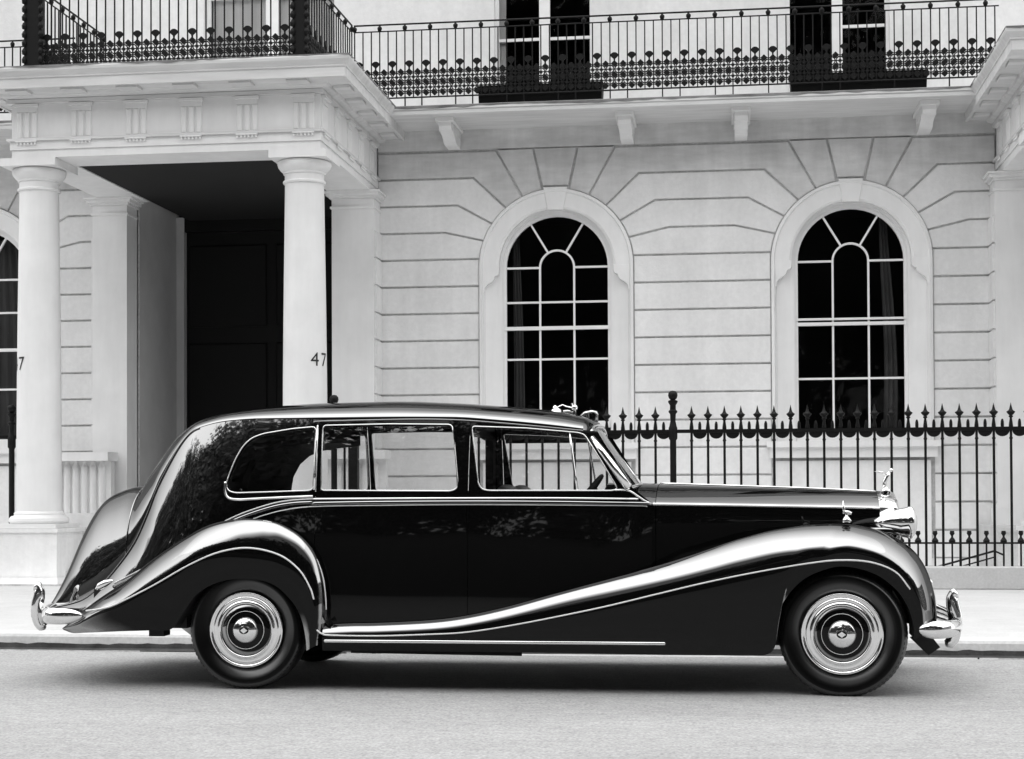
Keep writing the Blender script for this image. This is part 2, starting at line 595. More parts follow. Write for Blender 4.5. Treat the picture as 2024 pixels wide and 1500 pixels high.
def arched_window(c, parent, bars, meet, zbot, raised=0.0, curtain=None):
    """glazing set back in a moulded surround"""
    yg = YW + 0.165
    # surround: flat ring with an outer bead, from the arch crown down to the sill
    n = 40
    A = [math.pi * k / n for k in range(n + 1)]
    stop = 4.05
    def ring(prof):
        rows = []
        for (r, y) in prof:
            rows.append([(c + r * math.cos(a), y, SPRING + r * math.sin(a)) for a in A])
        return rows
    mb = MB()
    prof = [(RO + 0.002, YW + 0.03), (RO + 0.002, YW - 0.035), (RO - 0.035, YW - 0.045), (RO - 0.05, YW - 0.02), (0.82, YW - 0.02), (0.79, YW + 0.0), (0.79, YW + 0.08), (0.75, YW + 0.08), (0.75, YW + 0.12), (0.735, YW + 0.12), (0.735, YW + 0.20)]
    mb.grid(ring(prof), flip=True)
    # legs: outer bead carries on, the flat gives way to a splayed jamb below the stop
    jam = [(RO + 0.002, YW + 0.03), (RO + 0.002, YW - 0.035), (RO - 0.035, YW - 0.045), (RO - 0.05, YW - 0.02), (RO - 0.058, YW + 0.03), (0.82, YW + 0.07), (0.79, YW + 0.08), (0.75, YW + 0.081), (0.75, YW + 0.12), (0.735, YW + 0.121), (0.735, YW + 0.20)]
    for s in (-1, 1):
        top = [(c + s * r, y, SPRING) for (r, y) in prof]
        mid = [(c + s * r, y, 4.235) for (r, y) in prof]
        jt = [(c + s * r, y, 4.23) for (r, y) in jam]
        bot = [(c + s * r, y, 1.86) for (r, y) in jam]
        mb.grid([top, mid, jt, bot], flip=(s > 0))
    w = mb.build('window_surround', M['trim'], parent, True, 28)
    MB().prism([(c - 0.112, 5.09), (c + 0.112, 5.09), (c + 0.165, 5.405), (c - 0.165, 5.405)], YW - 0.038, YW + 0.1, 0.008).build('keystone', M['trim'], w)
    # little carved stop blocks
    for s in (-1, 1):
        out = [(1.012, SPRING + 0.002), (1.012, 3.965), (0.996, 3.97), (0.985, 4.03), (0.955, 4.075), (0.915, 4.10), (0.875, 4.125), (0.852, 4.16), (0.85, 4.185), (0.83, 4.20), (0.805, 4.205), (0.788, 4.235), (0.788, SPRING + 0.002)]
        MB().prism([(c + s * a, z) for a, z in out], YW - 0.022, YW + 0.068, 0.006).build('surround_stop', M['trim'], w)
    # sill and apron
    MB().box(c - 1.14, c + 1.14, YW - 0.16, YW + 0.4, 1.80, 1.88).box(c - 1.10, c + 1.10, YW - 0.10, YW + 0.2, 1.66, 1.80).build('sill', M['trim'], w)
    MB().box(c - 1.02, c + 1.02, YW - 0.03, YW + 0.02, 0.1, 1.62).build('apron_panel', M['stucco'], w)
    # sash: outer rails, glazing bars
    win = part_empty('window', parent, (c, yg, 3.0))
    win.matrix_parent_inverse = Matrix.Translation(-parent.location)
    mb = MB()
    b = 0.0135
    yf0, yf1 = yg - 0.02, yg + 0.02
    def bar(x0, x1, z0, z1, dy=0.0):
        mb.box(x0, x1, yf0 + dy, yf1 + dy, z0, z1)
    def arcbar(r0, r1, a0=0, a1=math.pi, y0=yf0, y1=yf1, n=24):
        rows = []
        for k in range(n + 1):
            a = a0 + (a1 - a0) * k / n
            ca, sa = math.cos(a), math.sin(a)
            rows.append([(c + r0 * ca, y0, SPRING + r0 * sa), (c + r1 * ca, y0, SPRING + r1 * sa), (c + r1 * ca, y1, SPRING + r1 * sa), (c + r0 * ca, y1, SPRING + r0 * sa)])
        mb.grid(rows, close=True)
    arcbar(0.703, 0.745, y0=yg - 0.03, y1=yg + 0.03)
    for s in (-1, 1):
        mb.box(c + s * 0.722 - 0.019, c + s * 0.722 + 0.019, yg - 0.03, yg + 0.03, zbot, SPRING)
    ri = 0.237
    arcbar(ri - b, ri + b)
    for s in (-1, 1):
        bar(c + s * ri - b, c + s * ri + b, zbot, SPRING)
        bar(min(c + s * ri, c + s * 0.70), max(c + s * ri, c + s * 0.70), SPRING - b, SPRING + b, 0.002)
        a = math.pi / 2 + s * R(31)
        p, q = Vector((c + (ri + .01) * math.cos(a), 0, SPRING + (ri + .01) * math.sin(a))), Vector((c + 0.70 * math.cos(a), 0, SPRING + 0.70 * math.sin(a)))
        t = (q - p).normalized(); nn = Vector((-t.z, 0, t.x)) * b
        mb.prism([((p - nn).x, (p - nn).z), ((p + nn).x, (p + nn).z), ((q + nn).x, (q + nn).z), ((q - nn).x, (q - nn).z)], yf0 + 0.003, yf1 - 0.003)
    for z in bars:
        bar(c - 0.70, c + 0.70, z - b, z + b, 0.003)
    for z, h in meet:
        mb.box(c - 0.73, c + 0.73, yg - 0.045, yg + 0.03, z - h, z + h)
    mb.box(c - 0.73, c + 0.73, yg - 0.04, yg + 0.03, zbot - (0.11 if zbot < 2.0 else 0.06), zbot + 0.03)
    mb.build('sash_frame', M['sash'], win)
    # panes: one object for each light
    zs = sorted([SPRING, zbot] + list(bars) + [z for z, h in meet[:1]])
    ypane = yg + 0.004
    def pane(poly):
        MB().prism(inset(ccw(poly), 0.006), ypane, ypane + 0.005).build('pane', M['glass'], win)
    for z0, z1 in zip(zs, zs[1:]):
        for (xa, xb) in ((-0.70, -ri), (ri, 0.70)):
            pane([(c + xa, z0), (c + xb, z0), (c + xb, z1), (c + xa, z1)])
        if z1 < SPRING - 0.01:
            pane([(c - ri, z0), (c + ri, z0), (c + ri, z1), (c - ri, z1)])
        else:
            pane([(c - ri, z0), (c + ri, z0)] + [(c + ri * math.cos(math.pi * k / 16), SPRING + ri * math.sin(math.pi * k / 16)) for k in range(17)])
    for a0, a1 in ((0, 59), (59, 121), (121, 180)):
        n = 10
        q = [R(a0 + (a1 - a0) * k / n) for k in range(n + 1)]
        pane([(c + 0.70 * math.cos(a), SPRING + 0.70 * math.sin(a)) for a in q] + [(c + ri * math.cos(a), SPRING + ri * math.sin(a)) for a in q[::-1]])
    # the dark room behind, and its curtain
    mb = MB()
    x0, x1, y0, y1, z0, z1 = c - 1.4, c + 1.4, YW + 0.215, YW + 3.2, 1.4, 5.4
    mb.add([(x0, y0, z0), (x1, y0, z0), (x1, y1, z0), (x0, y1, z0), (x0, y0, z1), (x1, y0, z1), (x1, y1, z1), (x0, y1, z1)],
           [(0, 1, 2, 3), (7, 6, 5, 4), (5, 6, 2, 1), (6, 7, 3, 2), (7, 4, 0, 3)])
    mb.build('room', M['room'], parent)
    if curtain:
        xa, xb, wob = curtain
        rows = []
        for i, z in enumerate(np.linspace(zbot - 0.1, 4.95, 14)):
            sp = 1.0 - 0.45 * (i / 13.0) ** 1.5
            row = []
            for k in range(15):
                t = k / 14.0
                x = c + xa + (xb - xa) * t * sp + wob * 0.03 * math.sin(i * 0.35)
                row.append((x, YW + 0.52 + 0.03 * math.sin(t * 19), z))
            rows.append(row)
        MB().grid(rows).build('curtain', M['curtain'], win, True)


# --- house 47, the bay between the two porches
bay(-4.836, CL, CR, 3.55, house)
holes = [arch_poly(CL, 0.99, 1.80), arch_poly(CR, 0.99, 1.80)]
wall_sheet(-5.3, 3.9, -2.2, 6.24, holes, house)
arched_window(CL, house, (3.84, 3.05), ((3.48, 0.024),), 2.16, curtain=(-0.66, -0.50, 0.2))
arched_window(CR, house, (2.73,), ((3.47, 0.022), (3.535, 0.014)), 1.98, curtain=(0.44, 0.64, 1.0))
# plain band above the courses, up to the balcony soffit
MB().box(-4.82, 3.54, YW, YW + 0.3, 5.966, 6.24).build('frieze_band', M['stucco_worn_shade'], house)
# basement wall below the lowest course
MB().box(-4.80, 3.52, YW + 0.002, YW + 0.03, -2.2, 0.31).build('basement_wall', M['stucco'], house)

# --- neighbour on the left
bay(-12.8, CLL, None, -8.55, house_l)
wall_sheet(-12.8, -8.3, -2.2, 6.24, [arch_poly(CLL, 0.99, 1.80)], house_l)
arched_window(CLL, house_l, (3.84, 2.73), ((3.3, 0.022),), 1.98, curtain=(0.10, 0.62, 0.2))
MB().box(-12.8, -8.5, YW, YW + 0.3, 5.966, 6.24).build('frieze_band', M['stucco_worn_shade'], house_l)
# --- upper floor wall with tall windows
def upper_wall(x0, x1, wins, parent):
    yu = YW + 0.06
    hs = [[(a, 6.3), (b, 6.3), (b, 9.6), (a, 9.6)] for a, b, *_ in wins]
    wall_sheet(x0, x1, 6.24, 11.0, hs, parent, yu, 'upper_wall', 'stucco')
    for (a, b, style) in wins:
        mb = MB()
        for x, s in ((a, 1), (b, -1)):
            mb.box(min(x, x + s * 0.002), max(x, x + s * 0.002), yu + 0.001, yu + 0.25, 6.3, 9.6)
        mb.build('reveal', M['trim'], parent)
        win = part_empty('french_window', parent, ((a + b) / 2, yu + 0.2, 6.4))
        yg = yu + 0.2
        m = (a + b) / 2 + style.get('off', 0)
        mb = MB()
        sw = style.get('stile', 0.075)
        mb.box(m - sw, m + sw, yg - 0.04, yg + 0.03, 6.36, 9.6)
        mb.box(a + 0.002, a + 0.05, yg - 0.03, yg + 0.03, 6.36, 9.6)
        mb.box(b - 0.05, b - 0.002, yg - 0.03, yg + 0.03, 6.36, 9.6)
        mb.box(a, b, yg - 0.03, yg + 0.03, 6.36, 6.62)
        for z in style['bars']:
            for (p, q) in style.get('barspan', ((a, b),)):
                mb.box(p, q, yg - 0.018, yg + 0.018, z - 0.02, z + 0.02)
        mb.build('sash_frame', M['sash'], win)
        zz = [6.62] + list(style['bars']) + [9.6]
        for z0, z1 in zip(zz, zz[1:]):
            for p, q in ((a + 0.05, m - sw), (m + sw, b - 0.05)):
                MB().box(p, q, yg + 0.001, yg + 0.006, z0 + 0.01, z1 - 0.01).build('pane', M['glass'], win)
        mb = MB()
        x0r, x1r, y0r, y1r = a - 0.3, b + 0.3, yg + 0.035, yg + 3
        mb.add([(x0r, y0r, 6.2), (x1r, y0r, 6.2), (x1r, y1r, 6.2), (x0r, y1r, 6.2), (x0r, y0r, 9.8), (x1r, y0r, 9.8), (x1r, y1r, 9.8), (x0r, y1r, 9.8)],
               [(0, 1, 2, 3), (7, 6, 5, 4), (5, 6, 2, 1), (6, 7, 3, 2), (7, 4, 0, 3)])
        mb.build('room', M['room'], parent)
        if style.get('curtain'):
            for p, q in style['curtain']:
                rows = [[(p + (q - p) * k / 24, yg + 0.05 + 0.012 * math.sin(k * 1.7), z) for k in range(25)] for z in (6.3, 8, 9.6)]
                MB().grid(rows).build('curtain', M['net'], win, True)


upper_wall(-9.35, 3.52, [
    (-7.36, -5.45, dict(bars=(7.0, 8.3), stile=0.09, curtain=((-7.3, -6.5), (-6.45, -5.5)))),
    (-3.19, -1.82, dict(bars=(7.53,), off=0.005, stile=0.075, curtain=((-3.17, -3.05),))),
    (0.82, 2.19, dict(bars=(7.53,), off=0.0, stile=0.07, barspan=((1.57, 2.19),)))], house)
upper_wall(-30, -9.35, [], house_l)
MB().box(-30, -12.8, YW, YW + 0.3, -2.2, 6.24).build('wall', M['stucco'], house_l)
MB().box(-9.6, -8.7, YW - 0.03, YW + 0.05, 7.28, 7.36).build('string_course', M['trim'], house)

# --- balcony slab on scrolled brackets
def balcony(x0, x1, brackets, parent):
    yb = 21.30
    mb = MB()
    prof = [(yb + 0.05, 6.238), (yb, 6.245), (yb - 0.005, 6.275), (yb + 0.0, 6.30), (yb - 0.02, 6.305), (yb - 0.02, 6.355), (yb + 0.03, 6.365), (YW, 6.375)]
    mb.grid([[(x, y, z) for (y, z) in prof] for x in np.linspace(x0, x1, 30)], flip=True)
    mb.grid([[(x, y, z) for (y, z) in [(YW, 6.238), (yb + 0.05, 6.238)]] for x in np.linspace(x0, x1, 30)], flip=True)
    s = mb.build('balcony_slab', M['cornice'], parent)
    # weathered drip edge: an uneven lead strip along the top arris
    rows = [[], [], []]
    for x in np.arange(x0, x1, 0.05):
        d = 0.022 + 0.022 * mnoise.noise((x * 0.9, 3, 0)) + 0.016 * mnoise.noise((x * 5.1, 7, 0))
        rows[0].append((x, yb - 0.024, 6.345 - max(d, 0.001)))
        rows[1].append((x, yb - 0.024, 6.352))
        rows[2].append((x, yb + 0.03, 6.370))
    MB().grid(rows).build('lead_flashing', M['lead'], s)
    bmesh_b = None
    for x in brackets:
        mb = MB()
        hw = 0.085
        # side outline in (y, z): an S-scroll hanging from the soffit
        out = [(YW + 0.02, 6.236), (21.55, 6.236), (21.52, 6.20), (21.52, 6.13), (21.56, 6.085), (21.66, 6.075), (21.78, 6.05), (21.86, 6.02), (21.90, 5.99), (21.97, 5.97), (22.08, 5.967), (YW + 0.02, 5.966)]
        n = len(out)
        a = [(x - hw, y, z) for y, z in out]; b = [(x + hw, y, z) for y, z in out]
        mb.add(a, [tuple(range(n))]); mb.add(b, [tuple(reversed(range(n)))])
        mb.add(a + b, [(i, (i + 1) % n, n + (i + 1) % n, n + i) for i in range(n)])
        mb.box(x - 0.125, x + 0.125, 21.46, YW, 6.185, 6.236)
        for i in range(5):        # fluted cheeks
            y0 = 21.62 + i * 0.12
            mb.box(x - hw - 0.014, x + hw + 0.014, y0, y0 + 0.05, 6.08, 6.18)
        mb.build('bracket', M['trim'], parent)


balcony(-4.45, 3.16, (-3.74, -1.335, 0.195, 2.60), house)
balcony(-12.8, -8.85, (-11.2,), house_l)


# --- porch
def porch(x0, x1, parent, numbers=False, left=True, right=True, side_walls=True):
    yp, ya = 19.10, 21.90
    cxs = (x0 + 0.21, x1 - 0.28)
    cy = yp + 0.33
    # entablature: architrave, frieze and cornice as a U of boxes (front and two sides)
    def ubox(name, e, z0, z1, depth, m, par):
        mb = MB()
        mb.box(x0 - e, x1 + e, yp - e, yp - e + depth + e, z0, z1)
        mb.box(x0 - e, x0 - e + depth + e, yp + depth + 0.001, YW - 0.001, z0, z1)
        mb.box(x1 + e - depth - e, x1 + e, yp + depth + 0.001, YW - 0.001, z0, z1)
        return mb.build(name, M[m], par)
    ent = ubox('entablature', 0.0, 5.595, 6.02, 0.60, 'trim', parent)
    ubox('architrave', 0.0, 5.36, 5.455, 0.60, 'trim', ent)
    ubox('architrave', 0.018, 5.457, 5.56, 0.58, 'trim', ent)
    ubox('taenia', 0.05, 5.562, 5.593, 0.58, 'cornice', ent)
    ubox('frieze_cap', 0.05, 6.022, 6.07, 0.58, 'cornice', ent)
    # cornice with a cavetto below, drip and cyma on top, mitred round three sides
    prof = [(0.03, 6.072), (0.06, 6.085), (0.11, 6.10), (0.13, 6.13), (0.36, 6.135), (0.36, 6.122), (0.40, 6.122), (0.40, 6.235), (0.415, 6.24), (0.415, 6.255), (0.43, 6.275), (0.46, 6.315), (0.465, 6.345), (0.45, 6.365), (0.0, 6.385)]
    path = lambda e: [(x0 - e, YW), (x0 - e, yp - e), (x1 + e, yp - e), (x1 + e, YW)]
    mb = MB()
    mb.grid([[(p[0], p[1], z) for p in path(e)] for e, z in prof])
    mb.add([(x0, yp, 6.385), (x1, yp, 6.385), (x1, YW, 6.385), (x0, YW, 6.385)], [(0, 1, 2, 3)])
    cor = mb.build('cornice', M['cornice'], parent)
    # ragged lead flashing on the upper arris of the cornice
    def flash(p, q):
        n = max(4, int((Vector(q) - Vector(p)).length / 0.05))
        rows = [[], []]
        for k in range(n + 1):
            w = Vector(p).lerp(Vector(q), k / n)
            d = 0.010 + 0.018 * mnoise.noise((w.x * 1.3, w.y * 1.3, 0)) + 0.014 * mnoise.noise((w.x * 6, w.y * 6, 4))
            out = Vector((0, -0.003, 0)) if abs(q[0] - p[0]) > 0.5 else Vector((0.003 if p[0] > (x0 + x1) / 2 else -0.003, 0, 0))
            rows[0].append((w.x + out.x, w.y + out.y, 6.36 - max(0.002, d)))
            rows[1].append((w.x + out.x, w.y + out.y, 6.372))
        return rows
    e = 0.468
    for p, q in (((x0 - e, yp - e, 0), (x1 + e, yp - e, 0)), ((x1 + e, yp - e, 0), (x1 + e, YW, 0)), ((x0 - e, YW, 0), (x0 - e, yp - e, 0))):
        MB().grid(flash(p, q)).build('lead_flashing', M['lead'], cor)
    # mutules under the soffit
    mut = MB().box(-0.13, 0.13, 0, 0.20, 0, 0.03).mesh('mutule', M['cornice'])
    mutx = MB().box(0, 0.20, -0.13, 0.13, 0, 0.03).mesh('mutule', M['cornice'])
    tri_c = [x0 + 0.20 + (x1 - x0 - 0.40) * k / 5 for k in range(6)]
    for xc in tri_c:
        link('mutule', mut, cor, (xc, yp - 0.345, 6.100))
    # triglyphs with two glyphs, a cap and guttae; same mesh on every one
    def tri_mesh():
        mb = MB()
        h0, h1 = 0.0, 0.385
        for xa, xb in ((-0.13, -0.062), (-0.034, 0.034), (0.062, 0.13)):
            mb.prism([(xa, h0), (xb, h0), (xb, h1 - 0.06), (xa, h1 - 0.06)], -0.022, 0.01, 0.012)
        mb.box(-0.13, 0.13, -0.022, 0.01, h1 - 0.06, h1)
        mb.box(-0.145, 0.145, -0.055, 0.0, h1 + 0.002, h1 + 0.035)
        return mb.mesh('triglyph', M['trim'])
    def gut_mesh():
        mb = MB().box(-0.135, 0.135, -0.052, 0.0, 0.018, 0.034)
        for k in range(6):
            x = -0.115 + 0.046 * k
            mb.lathe([(0.008, 0.018), (0.014, -0.012), (0.0, -0.012)], (x, -0.036, 0), 'z', 6)
        return mb.mesh('guttae', M['trim'])
    tm, gm = tri_mesh(), gut_mesh()
    for xc in tri_c:
        link('triglyph', tm, ent, (xc, yp, 5.595))
        link('guttae', gm, ent, (xc, yp + 0.0, 5.527))
    for s, xs_ in ((-1, x0), (1, x1)):
        for k in range(5):
            yc = yp + 0.20 + 0.66 * k
            if yc > YW - 0.2:
                continue
            t = link('triglyph', tm, ent, (xs_, yc, 5.595)); t.rotation_euler = (0, 0, R(90 * s))
            t = link('guttae', gm, ent, (xs_, yc, 5.527)); t.rotation_euler = (0, 0, R(90 * s))
            t = link('mutule', mutx, cor, (xs_ + (0.145 if s > 0 else -0.345), yc, 6.100))
    # ceiling of the porch
    MB().box(x0 + 0.605, x1 - 0.605, yp + 0.605, YW + 2.0, 5.372, 5.392).build('porch_ceiling', M['shaded_ceiling'], parent)
    # columns
    for i, cx in enumerate(cxs):
        if (i == 0 and not left) or (i == 1 and not right):
            continue
        shaft = [(0.275, 1.005), (0.274, 1.1), (0.272, 1.8), (0.268, 2.6), (0.260, 3.4), (0.249, 4.2), (0.238, 4.97), (0.240, 4.985), (0.258, 4.99), (0.264, 5.005), (0.258, 5.02), (0.24, 5.025), (0.24, 5.10)]
        col = MB().lathe(shaft, (cx, cy, 0), 'z', 48).build('column', M['trim'], parent, True, 35)
        cap = [(0.24, 5.10), (0.258, 5.105), (0.26, 5.125), (0.29, 5.15), (0.32, 5.19), (0.33, 5.225), (0.325, 5.25), (0.30, 5.262)]
        MB().lathe(cap, (cx, cy, 0), 'z', 48).box(cx - 0.355, cx + 0.355, cy - 0.355, cy + 0.355, 5.263, 5.357).build('capital', M['trim'], col, True, 30)
        base = [(0.30, 0.85), (0.345, 0.855), (0.365, 0.885), (0.36, 0.92), (0.335, 0.945), (0.31, 0.95), (0.30, 0.965), (0.305, 0.98), (0.288, 1.0), (0.275, 1.006)]
        MB().lathe(base, (cx, cy, 0), 'z', 48).box(cx - 0.375, cx + 0.375, cy - 0.375, cy + 0.375, 0.80, 0.853).build('base', M['trim'], col, True, 30)
        MB().box(cx - 0.40, cx + 0.40, cy - 0.40, cy + 0.40, PAVE_Z, 0.745).box(cx - 0.42, cx + 0.42, cy - 0.42, cy + 0.42, 0.747, 0.798).box(cx - 0.415, cx + 0.415, cy - 0.415, cy + 0.415, PAVE_Z, 0.20).build('pedestal', M['stucco'], col)
        if numbers:
            house_number(cx, cy, 0.267, 2.84, (R(-45), R(57))[i], col)
    # antae against the wall
    for s, xa in ((0, x0 - 0.09), (1, x1 - 0.55)):
        xb = xa + (0.50 if s == 0 else 0.59)
        an = MB().box(xa, xb, ya, YW + 0.05, 0.12, 5.255).build('anta', M['trim'], parent)
        mb = MB()
        for e, z0, z1 in ((0.02, 5.12, 5.15), (0.03, 5.257, 5.29), (0.07, 5.291, 5.335), (0.10, 5.336, 5.358)):
            mb.box(xa - e, xb + e, ya - e, YW - 0.002, z0, z1)
        mb.build('anta_capital', M['trim'], an)
        MB().box(xa - 0.03, xb + 0.03, ya - 0.03, YW - 0.003, 0.12, 0.98).box(xa - 0.015, xb + 0.015, ya - 0.015, YW - 0.003, 0.981, 1.04).build('anta_base', M['trim'], an)
        # channelled blocks on the outer cheek
        for k in range(1, 14):
            zt, zb = GZ[k] - J, GZ[k + 1] + J
            if zt > 5.1 or zb < 1.06:
                continue
            if s == 1:
                MB().box(xb + 0.001, xb + 0.03, ya + 0.03, YW - 0.004, zb, zt).build('stucco_block', M['stucco'], parent)
            else:
                MB().box(xa - 0.03, xa - 0.001, ya + 0.03, YW - 0.004, zb, zt).build('stucco_block', M['stucco'], parent)
    # entrance recess, door
    xl, xr = x0 + 0.41, x1 - 0.55
    yd = 24.1
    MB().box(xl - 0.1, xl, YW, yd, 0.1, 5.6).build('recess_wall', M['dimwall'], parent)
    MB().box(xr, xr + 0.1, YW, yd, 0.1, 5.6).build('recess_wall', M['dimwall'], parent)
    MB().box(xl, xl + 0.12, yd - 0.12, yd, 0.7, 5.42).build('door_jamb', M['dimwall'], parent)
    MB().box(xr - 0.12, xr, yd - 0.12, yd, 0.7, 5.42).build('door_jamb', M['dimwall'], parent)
    MB().box(xl + 0.121, xr - 0.121, yd - 0.11, yd, 5.20, 5.42).build('door_lintel', M['darkpaint'], parent)  # lintel coloured as dark as the door for the shade up there
    door = MB().box(xl - 0.2, xr + 0.2, yd + 0.002, yd + 0.06, 0.5, 5.6).build('front_door', M['darkpaint'], parent)
    w = (xr - xl) / 2
    for px in (xl + 0.16, xl + w + 0.06):
        for z0, z1 in ((1.0, 2.0), (2.2, 3.5), (3.75, 5.0)):
            MB().prism([(px, z0), (px + w - 0.24, z0), (px + w - 0.24, z1), (px, z1)], yd - 0.03, yd + 0.01, 0.02).build('door_panel', M['darkpaint'], door)
    # floor and steps up from the pavement
    MB().box(x0 - 0.3, x1 + 0.3, 20.6, yd, 0.70, 0.76).box(x0 - 0.3, x1 + 0.3, 20.62, YW, 0.12, 0.70).build('porch_floor', M['paving'], parent)
    for k in range(4):
        MB().box(x0 + 0.42, x1 - 0.5, 19.3 + 0.33 * k, 20.62, PAVE_Z + 0.145 * k, PAVE_Z + 0.145 * (k + 1) - 0.002).build('step', M['paving'], parent)
    # low balustrade wall beside the entrance on both sides
    for xa, xb in ((x0 - 0.55, x0 + 0.27), (x1 - 0.60, x1 + 0.25)) if side_walls else ():
        bl = MB().box(xa, xb, 21.55, 21.80, 0.5, 0.95).build('balustrade', M['stucco'], parent)
        MB().box(xa - 0.03, xb + 0.03, 21.47, 21.86, 1.67, 1.79).build('coping', M['trim'], bl)
        n = int((xb - xa) / 0.125)
        for k in range(n):
            x = xa + 0.07 + k * 0.125
            MB().lathe([(0.05, 0.951), (0.05, 1.54), (0.056, 1.57), (0.05, 1.60), (0.03, 1.63), (0.03, 1.668)], (x, 21.662, 0), 'z', 12).build('baluster', M['trim'], bl, True, 40)
        MB().box(xa, xb, 21.665, 21.80, 0.951, 1.669).build('backing_wall', M['stucco'], bl)


def house_number(cx, cy, r, zc, a0, parent):
    """the digits 47 lettered round the shaft"""
    for ch, off in (('4', -0.072), ('7', 0.072)):
        cu = bpy.data.curves.new('digit', 'FONT')
        cu.body = ch
        cu.size = 0.235
        cu.align_x = 'CENTER'
        cu.resolution_u = 4
        tmp = bpy.data.objects.new('digit_tmp', cu)
        COL.objects.link(tmp)
        bpy.context.view_layer.update()
        me0 = tmp.to_mesh()
        bm = bmesh.new(); bm.from_mesh(me0)
        bmesh.ops.triangulate(bm, faces=bm.faces)
        for _ in range(2):
            bmesh.ops.subdivide_edges(bm, edges=[e for e in bm.edges if e.calc_length() > 0.04], cuts=1)
        bmesh.ops.triangulate(bm, faces=bm.faces)
        for v in bm.verts:
            th = a0 + (off + v.co.x) / r
            z = zc - 0.085 + v.co.y
            v.co = Vector((cx + (r + 0.003) * math.sin(th), cy - (r + 0.003) * math.cos(th), z))
        me = bpy.data.meshes.new('house_number')
        bm.to_mesh(me); bm.free()
        tmp.to_mesh_clear()
        bpy.data.objects.remove(tmp)
        bpy.data.curves.remove(cu)
        me.materials.append(M['number'])
        link('house_number', me, parent)


porch(-8.735, -4.84, house, numbers=True)
porch(3.555, 7.45, house_r, side_walls=False)
MB().box(7.5, 16, YW, YW + 0.3, -2.2, 11).build('wall', M['stucco'], house_r)
upper_wall(3.52, 16, [(5.0, 6.6, dict(bars=(7.53,)))], house_r)
# roofs that close the houses behind the parapets
for h, a, b in ((house, -9.35, 3.52), (house_l, -12.8, -9.35), (house_r, 3.52, 16)):
    MB().box(a, b, YW + 0.07, YW + 11, 11.0, 11.3).box(a, b, YW + 11.0, YW + 11.3, -2.2, 11.0).build('roof', M['lead'], h)


# ================================================================== IRONWORK
def ironwork_meshes(s=1.0):
    d = {}
    def disc(fn, n=16, t=0.012):
        pts = [(fn(2 * math.pi * k / n) * math.cos(2 * math.pi * k / n), fn(2 * math.pi * k / n) * math.sin(2 * math.pi * k / n)) for k in range(n)]
        return MB().prism(pts, -t, t, 0.004)
    d['rosette'] = disc(lambda a: 0.036 + 0.006 * math.cos(4 * a)).mesh('rosette', M['iron'])
    mb = MB()
    rows = []
    n = 18
    for k in range(n + 1):
        a = 2 * math.pi * k / n
        rows.append([(r * math.cos(a), y, r * math.sin(a) * 1.05) for r, y in ((0.044, -0.007), (0.057, -0.007), (0.057, 0.007), (0.044, 0.007))])
    mb.grid(rows, close=True)
    mb.prism([(0.022 * math.cos(2 * math.pi * k / 8), 0.020 * math.sin(2 * math.pi * k / 8) - 0.002) for k in range(8)], -0.01, 0.01)
    mb.box(-0.057, 0.057, -0.005, 0.005, -0.006, 0.006)
    d['ring'] = mb.mesh('ring', M['iron'])
    # palmette: a fan on a short stalk with two leaves
    pts = [(0.008, -0.075), (0.012, -0.045), (0.030, -0.03), (0.056, -0.004), (0.050, 0.012), (0.034, 0.028), (0.014, 0.038), (-0.014, 0.038), (-0.034, 0.028), (-0.050, 0.012), (-0.056, -0.004), (-0.030, -0.03), (-0.012, -0.045), (-0.008, -0.075)]
    d['palmette'] = MB().prism(pts, -0.01, 0.01, 0.003).mesh('palmette', M['iron'])
    d['urn'] = MB().lathe([(0.012, -0.042), (0.022, -0.04), (0.024, -0.03), (0.032, -0.01), (0.030, 0.012), (0.014, 0.026), (0.012, 0.042)], (0, 0, 0), 'z', 8).mesh('urn', M['iron'], True)
    d['foot'] = MB().box(-0.008, 0.008, -0.012, 0.012, -0.115, 0).mesh('foot', M['iron'])
    return d


IW = ironwork_meshes()


def ornamental_railing(root, p, q, zb, unit=0.1141, top=7.47, foot=True, start_pal=0):
    """cast iron railing from p to q (plan points); zb = height of its bottom bar"""
    P, Q = Vector((p[0], p[1], 0)), Vector((q[0], q[1], 0))
    L = (Q - P).length
    t = (Q - P) / L
    rz = math.atan2(t.y, t.x)
    def rod(z, r):
        MB().tube([P + Vector((0, 0, z)), Q + Vector((0, 0, z))], r, 6).build('rail', M['iron'], root)
    rod(top, 0.012); rod(top - 0.088, 0.009); rod(zb, 0.011)
    for z in (zb + 0.135 / 2 + 0.0, ):
        pass
    bal = MB().box(-0.0075, 0.0075, -0.0075, 0.0075, 0, top - 0.088 - zb).mesh('baluster', M['iron'])
    bar = None
    n = int(L / unit)
    for z in (zb + 0.06, zb + 0.205, zb + 0.35):
        MB().tube([P + Vector((0, 0, z)), Q + Vector((0, 0, z))], 0.006, 4).build('ornament_bar', M['iron'], root)
    def put(name, me, s, z):
        o = link(name, me, root, tuple(P + t * s + Vector((0, 0, z))))
        o.rotation_euler = (0, 0, rz)
    for k in range(n + 1):
        s = k * unit + 0.01
        if s > L:
            break
        put('baluster', bal, s, zb)
        put('ring', IW['ring'], s, zb + 0.1325)
        put('ring', IW['ring'], s, zb + 0.2775)
        if k % 3 == 0 and top < 7.6:
            put('urn', IW['urn'], s, top - 0.044)
        if foot and k % 6 in (0, 2) and random.random() < 0.85:
            put('foot', IW['foot'], s, zb)
        sm = s + unit / 2
        if sm > L:
            break
        for z in (0.06, 0.205, 0.35):
            put('rosette', IW['rosette'], sm, zb + z)
        if (k + start_pal) % 2 == 0:
            put('palmette', IW['palmette'], sm, zb + 0.46)


